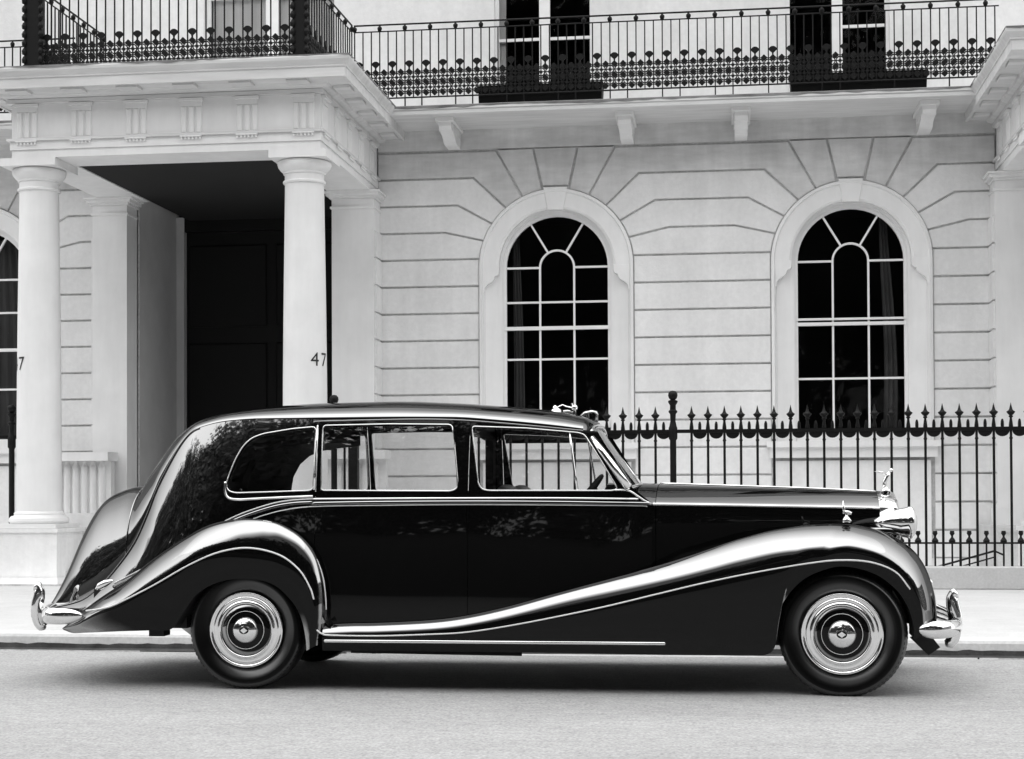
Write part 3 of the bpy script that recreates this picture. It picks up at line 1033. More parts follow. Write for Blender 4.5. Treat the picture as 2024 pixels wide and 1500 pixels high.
# long balcony between the porches
br = thing('balcony_railing', 'long black cast iron balcony railing above the two arched windows', 'railing', (-0.6, 21.33, 6.37))
ornamental_railing(br, (-4.94, 21.34), (3.45, 21.34), 6.482)
# the one over the porch, three sides with corner piers
pr = thing('porch_railing', 'black cast iron railing with two tall corner piers on the porch numbered 47', 'railing', (-6.8, 19.2, 6.38))
ornamental_railing(pr, (-8.38, 19.17), (-5.18, 19.17), 6.40, 0.1161, 7.62, False)
ornamental_railing(pr, (-5.00, 19.2), (-4.96, 21.3), 6.40, 0.1161, 7.47, False)
ornamental_railing(pr, (-8.42, 21.3), (-8.42, 19.25), 6.40, 0.1161, 7.47, False)
for xa, xb in ((-8.60, -8.34), (-5.20, -4.98)):
    pier = MB().box(xa + 0.02, xb - 0.02, 19.10, 19.22, 6.385, 8.2).build('pier', M['iron'], pr)
    zz = 6.42
    while zz < 7.9:
        for x in (xa + 0.005, xb - 0.045):
            MB().lathe([(0.0, 0.0), (0.03, 0.012), (0.034, 0.05), (0.018, 0.085), (0.0, 0.095)], (x + 0.02, 19.10, zz), 'z', 8).build('scroll', M['iron'], pier, True)
        zz += 0.105
    mb = MB().box(xa - 0.01, xb + 0.01, 19.07, 19.25, 6.386, 6.44)
    mb.build('pier_foot', M['iron'], pier)
nr = thing('balcony_railing', 'black balcony railing of the left neighbour, cut off by the left edge', 'railing', (-10, 21.3, 6.37))
ornamental_railing(nr, (-12.5, 21.34), (-8.85, 21.34), 6.482)

# planters standing on the balcony
for xa, xb, lab in ((-3.28, -1.62, 'long black planter box on the balcony above the left arched window'),
                    (0.83, 2.57, 'long black planter box on the balcony above the right arched window')):
    pl = thing('planter_box', lab, 'planter', ((xa + xb) / 2, 21.6, 6.375), 'planter boxes on the balcony')
    mb = MB()
    mb.prism([(xa + 0.01, 6.38), (xb - 0.01, 6.38), (xb, 6.60), (xa, 6.60)], 21.46, 21.74, 0.008)
    mb.build('trough', M['darkpaint'], pl)
    MB().box(xa - 0.012, xb + 0.012, 21.445, 21.755, 6.601, 6.63).build('rim', M['darkpaint'], pl)

# --- area railings on their stone kerb
YF = 18.70
cop = MB()
cop.prism([(-4.62, PAVE_Z), (9, PAVE_Z), (9, 0.372), (-4.62, 0.372)], YF - 0.13, YF + 0.15, 0.012)
coping = cop.build('coping_wall', M['paving'])
tag(coping, 'low pale stone kerb wall carrying the spearhead area railings', 'wall')
ar = thing('area_railing', 'black iron spearhead area railing in front of the right arched window', 'railing', (0.5, YF, 0.37))
SP = 0.1925
finial = [(0.012, 0.0), (0.024, 0.0), (0.022, 0.03), (0.014, 0.085), (0.013, 0.10), (0.024, 0.108), (0.024, 0.118), (0.016, 0.125), (0.030, 0.138), (0.046, 0.158), (0.048, 0.168), (0.030, 0.178), (0.019, 0.192), (0.012, 0.22), (0.005, 0.25), (0.0, 0.272)]
m_fin = MB().lathe(finial, (0, 0, 0), 'z', 10).mesh('spearhead', M['iron'], True)
m_bar = MB().lathe([(0.0, 0.37), (0.0145, 0.37), (0.0145, 1.78), (0.020, 1.79), (0.020, 1.80), (0.0145, 1.81), (0.0145, 1.89)], (0, 0, 0), 'z', 8).mesh('railing_bar', M['iron'])
m_dog = MB().lathe([(0.018, 0.0), (0.019, 0.03), (0.017, 0.06), (0.010, 0.085), (0.0, 0.09)], (0, 0, 0), 'z', 8).mesh('short_spike', M['iron'])
npt = 10
m_scal = MB().prism([(0.078 * math.cos(math.pi + math.pi * k / npt), 0.07 * math.sin(math.pi + math.pi * k / npt)) for k in range(npt + 1)], -0.01, 0.01, 0.003).mesh('scallop', M['iron'])
m_low = MB().lathe([(0.0, 0.37), (0.0105, 0.37), (0.0105, 0.63), (0.036, 0.635), (0.036, 0.66), (0.012, 0.695), (0.012, 0.71), (0.028, 0.735), (0.022, 0.765), (0.0, 0.765)], (0, 0, 0), 'z', 8).mesh('dog_bar', M['iron'])
posts_x = (-4.58, -4.33, -0.625)
MB().box(-3.08, 3.62, YF - 0.022, YF + 0.022, 1.882, 1.922).build('top_rail', M['iron'], ar)
MB().box(-4.6, -4.20, YF - 0.022, YF + 0.022, 1.882, 1.922).build('top_rail', M['iron'], ar)
MB().tube([(-3.0, YF, 0.63), (3.6, YF, 0.63)], 0.012, 6).build('low_rail', M['iron'], ar)
bars_x = [-0.415 + 0.1855 * k for k in range(22)] + [-0.825 - 0.1855 * k for k in range(12)] + [-4.455]
for x in bars_x:
    link('railing_bar', m_bar, ar, (x, YF, 0))
    link('spearhead', m_fin, ar, (x, YF, 1.922))
    xm = x + 0.0931
    if not (-0.80 < xm < -0.5) and xm > -2.9:
        link('short_spike', m_dog, ar, (xm, YF, 1.922))
        link('scallop', m_scal, ar, (xm, YF, 1.884))
    if x > -0.6:
        link('dog_bar', m_low, ar, (xm + 0.003, YF + 0.003, 0))
for xm in (-0.732, -4.46):
    link('short_spike', m_dog, ar, (xm, YF, 1.922))
    link('scallop', m_scal, ar, (xm, YF, 1.884))


def railing_post(x, y, z0, parent):
    prof = [(0.0, z0), (0.036, z0), (0.036, 1.80), (0.05, 1.82), (0.05, 1.94), (0.042, 1.96), (0.030, 2.02), (0.034, 2.10), (0.05, 2.12), (0.05, 2.135), (0.034, 2.15), (0.034, 2.20), (0.055, 2.235), (0.055, 2.25), (0.03, 2.262)]
    p = MB().lathe(prof, (x, y, 0), 'z', 14).build('post', M['iron'], parent, True, 40)
    MB().lathe([(0.02, 2.255), (0.045, 2.28), (0.055, 2.31), (0.05, 2.34), (0.03, 2.362), (0.0, 2.368)], (x, y, 0), 'z', 14).build('ball_finial', M['iron'], p, True)
    return p


for px in posts_x[::2]:
    railing_post(px, YF, 0.37, ar)
MB().box(-4.40, -4.29, YF - 0.05, YF + 0.05, 0.37, 1.88).build('gate_pier', M['iron'], ar)
lp = thing('area_railing', 'black iron railing post with ball top left of the porch pedestal', 'railing', (-9.1, 19.9, 0.37))
railing_post(-9.10, 19.9, 0.37, lp)
MB().box(-12, -9.0, 19.88, 19.92, 1.93, 1.97).build('top_rail', M['iron'], lp)
for k in range(8):
    link('railing_bar', m_bar, lp, (-9.35 - SP * k, 19.9, 0.04))
lc = MB().prism([(-13, PAVE_Z), (-8.98, PAVE_Z), (-8.98, 0.372), (-13, 0.372)], 19.75, 20.05, 0.012).build('coping_wall', M['paving'])
tag(lc, 'low stone kerb wall under the railing post at the left edge', 'wall')
# sloping handrail of the area steps
hr = thing('stair_handrail', 'thin black handrail sloping down into the basement area behind the railings', 'handrail', (2.6, 20.5, 0))
MB().tube([(2.2, 20.5, 0.19), (3.20, 20.5, 0.475), (3.30, 20.5, 0.43)], 0.014, 6).build('rail', M['iron'], hr)
MB().tube([(2.2, 20.5, 0.11), (3.20, 20.5, 0.40)], 0.010, 6).build('rail', M['iron'], hr)
for x, z in ((3.0, 0.40),):
    MB().tube([(x, 20.5, -2.2), (x, 20.5, z)], 0.012, 6).build('stanchion', M['iron'], hr)


# ================================================================== THE LIMOUSINE
YC = 10.84
car = thing('limousine', 'long black vintage limousine with chrome bumpers parked parallel to the kerb', 'car', (-1.165, YC, 0))
WL = pch([-4.54, -4.28, -4.0, -3.7, -3.4, -3.1, -2.8, -2.5, -2.0, -1.5, -1.0, -.6, -.45], [.42, .52, .61, .68, .745, .79, .825, .85, .865, .86, .83, .785, .74])
WR = pch([-4.54, -4.28, -3.985, -3.69, -3.42, -3.0, -2.6, -1.7, -1.2, -.9, -.45], [.36, .45, .52, .56, .60, .655, .69, .70, .685, .66, .64])
ZR = pch([-4.54, -4.28, -4.1, -3.985, -3.858, -3.762, -3.693, -3.42, -3.2, -3.0, -2.62, -1.73, -1.4, -.92, -.45], [.46, .518, .634, .75, .915, 1.113, 1.277, 1.644, 1.69, 1.70, 1.695, 1.69, 1.665, 1.615, 1.56])
ZT = pch([-4.545, -4.49, -4.434, -4.342, -4.306, -4.251, -4.196, -4.123, -4.033, -3.924, -3.833, -3.725, -3.617, -3.5, -3.42, -3.222, -3.009, -2.631, -2.166, -1.82, -1.476, -1.203, -1.0, -.88],
         [.476, .617, .757, .995, 1.072, 1.159, 1.211, 1.246, 1.273, 1.290, 1.419, 1.543, 1.655, 1.716, 1.742, 1.785, 1.807, 1.827, 1.832, 1.818, 1.793, 1.767, 1.737, 1.705])
ZB0 = 0.28


def wside(X, z):
    s = max(0.0, min(1.0, (z - ZB0) / (ZR(X) - ZB0)))
    return WL(X) + (WR(X) - WL(X)) * s**3


def V(X, w, z, side=1):
    return (X, YC - side * w, z)


def pillar_front(z):
    """front edge of the cabin side"""
    if z < 1.155:
        return -0.47
    if z < 1.25:
        return -0.47 - 0.13 * (z - 1.155) / 0.095
    return -0.60 - 0.267 * (z - 1.25) / (1.652 - 1.25)


WIN_REAR = [(-2.597, 1.648), (-2.749, 1.637), (-2.952, 1.607), (-3.029, 1.579), (-3.084, 1.527), (-3.13, 1.443), (-3.169, 1.339), (-3.184, 1.284), (-3.168, 1.242), (-3.118, 1.229), (-2.861, 1.235), (-2.597, 1.243)]
WIN_DOOR = [(-2.552, 1.655), (-2.122, 1.660), (-1.735, 1.653), (-1.718, 1.64), (-1.697, 1.505), (-1.671, 1.29), (-1.676, 1.250), (-1.712, 1.235), (-2.1, 1.238), (-2.545, 1.243)]
WIN_FRONT = [(-1.594, 1.640), (-1.254, 1.626), (-0.93, 1.596), (-0.890, 1.583), (-0.779, 1.41), (-0.680, 1.245), (-0.71, 1.233), (-1.1, 1.235), (-1.479, 1.237), (-1.521, 1.246), (-1.544, 1.284), (-1.572, 1.488)]


def corner_cut(poly, d=0.03):
    """round only the corners, keep the straight runs"""
    out = []
    n = len(poly)
    for i in range(n):
        p0, p1, p2 = (np.array(poly[i - 1]), np.array(poly[i]), np.array(poly[(i + 1) % n]))
        a, b = p0 - p1, p2 - p1
        la, lb = np.linalg.norm(a), np.linalg.norm(b)
        q0 = p1 + a / la * min(d, la * .45); q1 = p1 + b / lb * min(d, lb * .45)
        for t in (0, .33, .67, 1):
            out.append(tuple(q0 * (1 - t)**2 + p1 * 2 * t * (1 - t) + q1 * t * t))
    return out


WINS = {'rear': corner_cut(WIN_REAR, 0.03), 'door': corner_cut(WIN_DOOR, 0.02), 'front': corner_cut(WIN_FRONT, 0.02)}


def inside(poly, x, z):
    c = False
    n = len(poly)
    for i in range(n):
        x0, z0 = poly[i]; x1, z1 = poly[(i + 1) % n]
        if (z0 > z) != (z1 > z) and x < (x1 - x0) * (z - z0) / (z1 - z0) + x0:
            c = not c
    return c


def nearest(poly, x, z):
    best, bp = 1e9, None
    n = len(poly)
    for i in range(n):
        x0, z0 = poly[i]; x1, z1 = poly[(i + 1) % n]
        dx, dz = x1 - x0, z1 - z0
        t = max(0, min(1, ((x - x0) * dx + (z - z0) * dz) / (dx * dx + dz * dz + 1e-12)))
        px, pz = x0 + t * dx, z0 + t * dz
        d = (px - x)**2 + (pz - z)**2
        if d < best:
            best, bp = d, (px, pz)
    return bp


SEAMS = [(-2.5805, -2.5775), (-1.6055, -1.6025), (-0.5665, -0.5635)]
xs_side = list(np.linspace(-4.54, -3.3, 46)) + list(np.arange(-3.286, -0.56, 0.0135))
xs_side = [x for x in xs_side if all(abs(x - (a + b) / 2) > 0.006 for a, b in SEAMS)]
for a, b in SEAMS:
    xs_side += [a, b]
xs_side += [-0.555, -0.54, -0.52, -0.50]
xs_side = sorted(xs_side)
NX = len(xs_side)
svals = list(np.linspace(0, 0.62, 14)) + list(np.linspace(0.63, 1.0, 46))
NZ = len(svals)
G = np.zeros((NX, NZ, 2))
for i, x in enumerate(xs_side):
    for j, s in enumerate(svals):
        # columns in front of the front door lean with the windscreen pillar
        zb = ZB0 + 0.13 * min(1.0, max(0.0, (-3.35 - x) / 0.2))
        z = zb + s * (ZR(x) - zb)
        X = x
        lim = pillar_front(z)
        if x > -1.0:
            X = -1.0 + (x + 1.0) / 0.5 * (lim + 1.0) if not (z < 1.155 and x < -0.56) else x
        G[i, j] = (X, zb + s * (ZR(X) - zb))
cells = {}
for i in range(NX - 1):
    for j in range(NZ - 1):
        cx_ = G[i:i + 2, j:j + 2, 0].mean(); cz_ = G[i:i + 2, j:j + 2, 1].mean()
        tagc = 'body'
        for nm, poly in WINS.items():
            if inside(poly, cx_, cz_):
                tagc = nm
        for a, b in SEAMS[:2]:
            if a - 1e-6 <= G[i, j, 0] and G[i + 1, j, 0] <= b + 1e-6:
                tagc = 'seam'
        if tagc == 'body':
            xm = (xs_side[i] + xs_side[i + 1]) / 2
            tagc = 'rear_quarter_panel' if xm < -2.579 else ('rear_door' if xm < -1.604 else 'front_door')
            if xm > -0.565 and cz_ < 1.2:
                tagc = 'scuttle_panel'
        cells[i, j] = tagc
# snap the grid to the window outlines
Gs = G.copy()
for i in range(NX):
    for j in range(NZ):
        around = {cells.get((i + a, j + b)) for a in (-1, 0) for b in (-1, 0)}
        for nm, poly in WINS.items():
            if nm in around and len(around) > 1:
                Gs[i, j] = nearest(poly, *G[i, j])


def offset_poly3(pts, side, off):
    return [V(x, wside(x, z) + off, z, side) for x, z in pts]


BODY_PARTS = ('rear_quarter_panel', 'rear_door', 'front_door', 'scuttle_panel')
bodyobj = {}
for side in (1, -1):
    for nm in BODY_PARTS:
        mb = MB()
        vid = {}
        vs, fs = [], []
        def vi(i, j):
            if (i, j) not in vid:
                X, z = Gs[i, j]
                vid[i, j] = len(vs)
                vs.append(V(X, wside(X, z), z, side))
            return vid[i, j]
        for (i, j), t in cells.items():
            if t == nm:
                q = (vi(i, j), vi(i + 1, j), vi(i + 1, j + 1), vi(i, j + 1))
                fs.append(q if side == 1 else q[::-1])
        if fs:
            bodyobj[nm, side] = mb.add(vs, fs).build(nm, M['paint'], car, True)
    for nm in WINS:
        owner = bodyobj[{'rear': 'rear_quarter_panel', 'door': 'rear_door', 'front': 'front_door'}[nm], side]
        vs, fs, vid = [], [], {}
        keep = {(i, j) for (i, j), t in cells.items() if t == nm}
        keep |= {(i + a, j + b) for (i, j) in list(keep) for a in (-1, 0, 1) for b in (-1, 0, 1) if (i + a, j + b) in cells}
        def vj(i, j):
            if (i, j) not in vid:
                X, z = G[i, j]
                vid[i, j] = len(vs)
                vs.append(V(X, wside(X, z) - 0.016, z, side))
            return vid[i, j]
        for (i, j) in keep:
            q = (vj(i, j), vj(i + 1, j), vj(i + 1, j + 1), vj(i, j + 1))
            fs.append(q if side == 1 else q[::-1])
        MB().add(vs, fs).build('window_glass', M['carglass'], owner, True)
        loop = []
        poly = WINS[nm]
        for k in range(len(poly)):
            a, b = np.array(poly[k]), np.array(poly[(k + 1) % len(poly)])
            n = max(1, int(np.linalg.norm(b - a) / 0.05))
            for t in range(n):
                p = a + (b - a) * t / n
                loop.append((p[0], p[1]))
        MB().tube(offset_poly3(loop, side, 0.001), 0.0042, 8, True).build('window_frame', M['chrome'], owner, True)
    # wider polished sill under the quarter window
    sill = catmull([(-3.190, 1.30), (-3.187, 1.235), (-3.16, 1.196), (-3.09, 1.186), (-2.996, 1.190), (-2.8, 1.198), (-2.596, 1.205)], 40)
    MB().tube(offset_poly3([tuple(p) for p in sill], side, 0.002), 0.008, 8).build('window_sill', M['chrome'], bodyobj['rear_quarter_panel', side], True)
    # rear door's sliding divider, front door's quarter light
    for a, b, own in (((-0.986, 1.612), (-0.929, 1.235), 'front_door'),):
        MB().tube([V(a[0] + (b[0] - a[0]) * t, wside(a[0] + (b[0] - a[0]) * t, a[1] + (b[1] - a[1]) * t) - 0.006, a[1] + (b[1] - a[1]) * t, side) for t in (0, .25, .5, .75, 1)], 0.008, 8).build('quarter_light_bar', M['chrome'], bodyobj[own, side], True)
    # quarter pillar strip between rear quarter and door
    MB().tube([V(-2.588, wside(-2.588, z) + 0.003, z, side) for z in (1.245, 1.35, 1.45, 1.55, 1.655)], 0.009, 8).build('pillar_strip', M['chrome'], bodyobj['rear_quarter_panel', side], True)
    # mouldings
    def bead(pts, r, m, own, off=0.002, n=70, name='moulding'):
        c = [tuple(p) for p in catmull(pts, n)]
        MB().tube(offset_poly3(c, side, off), r, 8).build(name, M[m], own, True)
    bead([(-2.60, 1.188), (-2.2, 1.189), (-1.605, 1.189), (-1.056, 1.187), (-0.553, 1.180)], 0.0065, 'chrome', bodyobj['rear_door', side], 0.003)
    bead([(-2.60, 1.160), (-2.2, 1.165), (-1.605, 1.166), (-1.056, 1.161), (-0.467, 1.150)], 0.012, 'paint', bodyobj['rear_door', side], 0.002)
    bead([(-3.991, 0.617), (-3.892, 0.662), (-3.7, 0.748), (-3.515, 0.847), (-3.337, 0.945), (-3.164, 1.033), (-3.027, 1.088), (-2.858, 1.138), (-2.724, 1.160), (-2.600, 1.166)], 0.012, 'paint', bodyobj['rear_quarter_panel', side], 0.002)
    bead([(-3.991, 0.640), (-3.892, 0.685), (-3.7, 0.772), (-3.515, 0.871), (-3.337, 0.969), (-3.164, 1.057), (-3.027, 1.112), (-2.858, 1.162), (-2.724, 1.182), (-2.600, 1.189)], 0.0045, 'brightline', bodyobj['rear_quarter_panel', side], 0.002)
    bead([(-2.992, 1.062), (-2.924, 1.085), (-2.789, 1.118), (-2.589, 1.141), (-2.1, 1.148), (-1.604, 1.150), (-1.1, 1.146), (-0.565, 1.139), (-0.50, 1.133)], 0.0035, 'brightline', bodyobj['rear_door', side], 0.001)
    # rain gutter above the doors
    bead([(-2.617, 1.676), (-2.551, 1.682), (-2.026, 1.688), (-1.702, 1.681), (-1.382, 1.656), (-1.097, 1.628), (-0.9, 1.608)], 0.0045, 'paint', bodyobj['rear_door', side], 0.004, name='rain_gutter')
    # raised edge running from the roof down the tail
    edge = [(x, ZR(x) - 0.001) for x in np.linspace(-3.40, -4.50, 60)]
    MB().tube(offset_poly3(edge, side, 0.002), 0.007, 8).build('tail_ridge', M['paint'], bodyobj['rear_quarter_panel', side], True)
    # bright sweep from the pillar foot into the bonnet strip
    bead([(-0.70, 1.236), (-0.64, 1.236), (-0.60, 1.226), (-0.555, 1.196), (-0.51, 1.166), (-0.47, 1.150)], 0.006, 'chrome', bodyobj['front_door', side], 0.003, 30)

# roof, back and boot: sections from one ridge over the top to the other
def section(X, n=28):
    wr, zr, zt = WR(X), ZR(X), max(ZT(X), ZR(X) + 0.001)
    row = []
    for k in range(-n, n + 1):
        th = math.pi / 2 * (1 - abs(k) / n)
        th = math.pi / 2 - th          # 0 at the middle, 90 at the ridge
        e = 2.0 / 2.5
        w = wr * (math.sin(th) ** e if th > 0 else 0)
        z = zr + (zt - zr) * (math.cos(th) ** (2 / 2.0) if th < math.pi / 2 - 1e-9 else 0)
        row.append(V(X, w * (1 if k > 0 else -1), z))
    return row


xr_roof = list(np.linspace(-3.924, -3.2, 34)) + list(np.linspace(-3.18, -0.90, 44))
roof = MB().grid([section(x) for x in xr_roof]).build('roof', M['paint'], car, True)
xr_boot = list(np.linspace(-4.5445, -4.15, 40)) + list(np.linspace(-4.14, -3.926, 12))
boot = MB().grid([section(x) for x in xr_boot]).build('boot_lid', M['paint'], car, True)
MB().tube(section(-3.924), 0.006, 6).build('boot_hinge', M['paint'], boot, True)
# header and windscreen
hdr = [(-0.885, 0.665), (-0.870, 0.55), (-0.845, 0.35), (-0.835, 0.0), (-0.845, -0.35), (-0.870, -0.55), (-0.885, -0.665)]
top_rows = []
r0 = [V(-0.90, w, [p for p in [ZR(-0.9)]][0] + (ZT(-0.9) - ZR(-0.9)) * math.sqrt(max(0, 1 - (abs(w) / WR(-0.9))**2.5))) for w in np.linspace(0.66, -0.66, 33)]
rows = []
for t, dx, dz in ((0, 0, 0), (1, 0.03, -0.012), (2, 0.05, -0.035), (3, 0.055, -0.06)):
    rows.append([(p[0] + dx * (1 - 0.4 * abs(p[1] - YC) / 0.66), p[1], p[2] + dz) for p in r0])
MB().grid(rows, flip=True).build('roof_header', M['paint'], roof, True)
ws_top = rows[-1]
ws_bot = []
for k, w in enumerate(np.linspace(0.745, -0.745, 33)):
    ws_bot.append(V(-0.63 + 0.055 * (1 - (w / 0.745)**2), w, 1.235 + 0.03 * (1 - (w / 0.745)**2)))
ws = []
for t in np.linspace(0, 1, 10):
    ws.append([tuple(np.array(a) * (1 - t) + np.array(b) * t) for a, b in zip(ws_top, ws_bot)])
wsc = MB().grid(ws, flip=True).build('windscreen', M['carglass'], car, True)
fr = [tuple(np.array(p) + np.array((0.012, 0, 0.004))) for p in ws_top] + [tuple(np.array(p) + np.array((0.012, 0, 0.004))) for p in ws_bot[::-1]]
MB().tube(fr, 0.014, 8, True).build('windscreen_frame', M['chrome'], wsc, True)
for k in (0, -1):
    a, b = np.array(ws_top[k]), np.array(ws_bot[k])
    MB().tube([tuple(a + (b - a) * t + np.array((0.020, 0.0, 0.012))) for t in (0, .3, .6, 1)], [.018, .024, .026, .024], 12).build('windscreen_post', M['chrome'], wsc, True)

# bonnet with scuttle: sections across
BW = pch([-0.80, -0.55, -0.45, -0.2, 0.2, 0.6, 0.945], [0.76, 0.73, 0.70, 0.60, 0.48, 0.375, 0.295])
BZL = pch([-0.80, -0.45, 0.945], [1.157, 1.151, 1.120])
BZT = pch([-0.80, -0.60, -0.45, 0.0, 0.5, 0.945], [1.285, 1.282, 1.276, 1.259, 1.240, 1.217])


def bonnet_section(X):
    w, zl, zt = BW(X), BZL(X), BZT(X)
    half = [(w + 0.015, 0.50), (w + 0.012, 0.80), (w + 0.004, 1.0), (w, zl - 0.010), (w - 0.004, zl), (w - 0.02, zl + 0.012), (w * 0.80, zl + (zt - zl) * 0.40), (w * 0.60, zl + (zt - zl) * 0.70), (w * 0.42, zl + (zt - zl) * 0.87), (w * 0.22, zl + (zt - zl) * 0.96), (0.012, zt)]
    return [V(X, a, z) for a, z in half] + [V(X, -a, z) for a, z in half[::-1]]


MB().grid([bonnet_section(x) for x in np.linspace(-0.78, -0.452, 10)], flip=True).build('scuttle', M['paint'], car, True, 50)
bon = MB().grid([bonnet_section(x) for x in np.linspace(-0.448, 0.945, 40)], flip=True).build('bonnet', M['paint'], car, True, 50)
for side in (1, -1):
    MB().tube([V(x, BW(x) + 0.001, BZL(x) - 0.004, side) for x in np.linspace(-0.50, 0.945, 30)], 0.0085, 8).build('bonnet_strip', M['chrome'], bon, True)
MB().tube([V(x, 0, BZT(x) + 0.002) for x in np.linspace(-0.45, 0.945, 20)], 0.008, 8).build('centre_hinge', M['chrome'], bon, True)


# --- wings
def wing(T, B, wo, wc, win, depth, drop, nt, name, side):
    Tt, Bb = catmull(T, nt), catmull(B, nt)
    rows = []
    for t, b in zip(Tt, Bb):
        L = float(np.linalg.norm(b - t))
        s1 = min(0.62, depth(t[0]) / max(L, 1e-3))
        row = []
        wi = min(win(t[0]), wc(t[0]) - 0.02)
        for k in range(6):       # inner slope up to the crown
            u = k / 6.0
            row.append(V(t[0], wi + (wc(t[0]) - wi) * u, t[1] - drop(t[0]) * (1 - math.sin(u * math.pi / 2)), side))
        ss = [s1 * (1 - math.cos(math.pi / 2 * k / 14)) for k in range(15)] + list(np.linspace(s1, 1, 9)[1:])
        for s in ss:
            p = t + (b - t) * s
            o_, c_ = wo(p[0]), wc(t[0])
            o_ = max(o_, c_ + 0.01)
            if s < s1:
                w = c_ + (o_ - c_) * max(0.0, 1 - (1 - s / s1)**1.6)**(1 / 1.6)     # a fairly flat shoulder
            else:
                w = o_ - 0.012 * ((s - s1) / (1 - s1))**2
            row.append(V(p[0], w, p[1], side))
        rows.append(row)
    w_ = MB().grid(rows, flip=(side == 1)).build(name, M['paint'], car, True)
    # dull underside: the lower edge returns into the wheel arch
    MB().grid([[V(b[0], wo(b[0]) - 0.0125, b[1] + 0.001, side), V(b[0], max(wo(b[0]) - 0.06, 0.3), b[1] + 0.006, side), V(b[0], max(wo(b[0]) - 0.30, 0.3), b[1] + 0.012, side)] for b in Bb], flip=(side == 1)).build('arch_lining', M['chassis'], w_, True)
    return w_


def polar(c, r, a):
    return (c[0] + r * math.cos(R(a)), c[1] + r * math.sin(R(a)))


RWC, FWC = (-3.004, 0.370), (0.674, 0.366)
T_R = [(-4.22, .39), (-4.16, .465), (-4.09, .519), (-3.972, .594), (-3.838, .675), (-3.637, .822), (-3.45, .938), (-3.32, 1.007), (-3.205, 1.044), (-3.073, 1.065), (-2.974, 1.066), (-2.875, 1.056), (-2.777, 1.027), (-2.647, .948), (-2.55, .827), (-2.501, .669), (-2.486, .511), (-2.490, .40), (-2.50, .30)]
B_R = [(-4.20, .36), (-4.13, .343), (-4.05, .347), (-3.95, .352), (-3.80, .36), (-3.60, .368), (-3.47, .377), (-3.405, .46), (-3.30, .60), (-3.16, .672), (-3.02, .693), (-2.88, .682), (-2.78, .64), (-2.69, .553), (-2.645, .48), (-2.62, .41), (-2.605, .33), (-2.60, .28), (-2.60, .25)]
wo_r = pch([-4.25, -4.12, -3.9, -3.4, -3.0, -2.6, -2.48], [.885, .92, .945, .965, .97, .97, .962])
wc_r = pch([-4.25, -4.0, -3.4, -3.0, -2.6, -2.48], [.60, .68, .79, .845, .875, .89])
wi_r = lambda X: wside(X, 0.9) - 0.08
dp_r = pch([-4.25, -4.0, -3.6, -3.2, -2.9, -2.6, -2.48], [.08, .12, .19, .22, .23, .18, .12])
T_F = [(-2.50, .408), (-2.33, .417), (-2.163, .421), (-1.843, .439), (-1.62, .467), (-1.367, .521), (-1.053, .606), (-.742, .690), (-.463, .768), (-.309, .815), (-.125, .876), (.0, .918), (.118, .952), (.24, .983), (.36, 1.004), (.48, 1.019), (.601, 1.025), (.70, 1.023), (.78, 1.015), (.928, .976), (1.075, .891), (1.163, .785), (1.22, .635), (1.240, .50), (1.238, .42)]
B_F = [(-2.50, .25), (-2.33, .25), (-2.163, .25), (-1.843, .25), (-1.62, .25), (-1.367, .25), (-1.053, .249), (-.742, .247), (-.463, .244), (-.309, .243), (-.125, .244), (.0, .245), (.118, .246), (.215, .25)] + \
      [polar(FWC, .408, a) for a in (188, 158, 128, 102, 84, 62, 42, 27, 14, 4, -3)]
wo_f = pch([-2.5, -2.0, -1.0, 0, .67, .95, 1.1, 1.2, 1.245], [.958, .962, .967, .97, .97, .963, .945, .90, .86])
wc_f = pch([-2.5, -1.6, -1.0, -.5, 0, .6, 1.0, 1.245], [.885, .885, .872, .835, .78, .74, .72, .70])
wi_f = pch([-2.5, -.7, -.45, 0, .5, .9, 1.245], [.80, .78, .70, .52, .38, .31, .42])
dp_f = pch([-2.5, -1.6, -1.35, -.9, -.43, .11, .47, .9, 1.1, 1.245], [.072, .09, .105, .15, .165, .20, .20, .21, .20, .12])
dr_f = pch([-2.5, -.6, 0, .6, 1.0, 1.245], [0.0, 0.005, .05, .10, .12, .05])
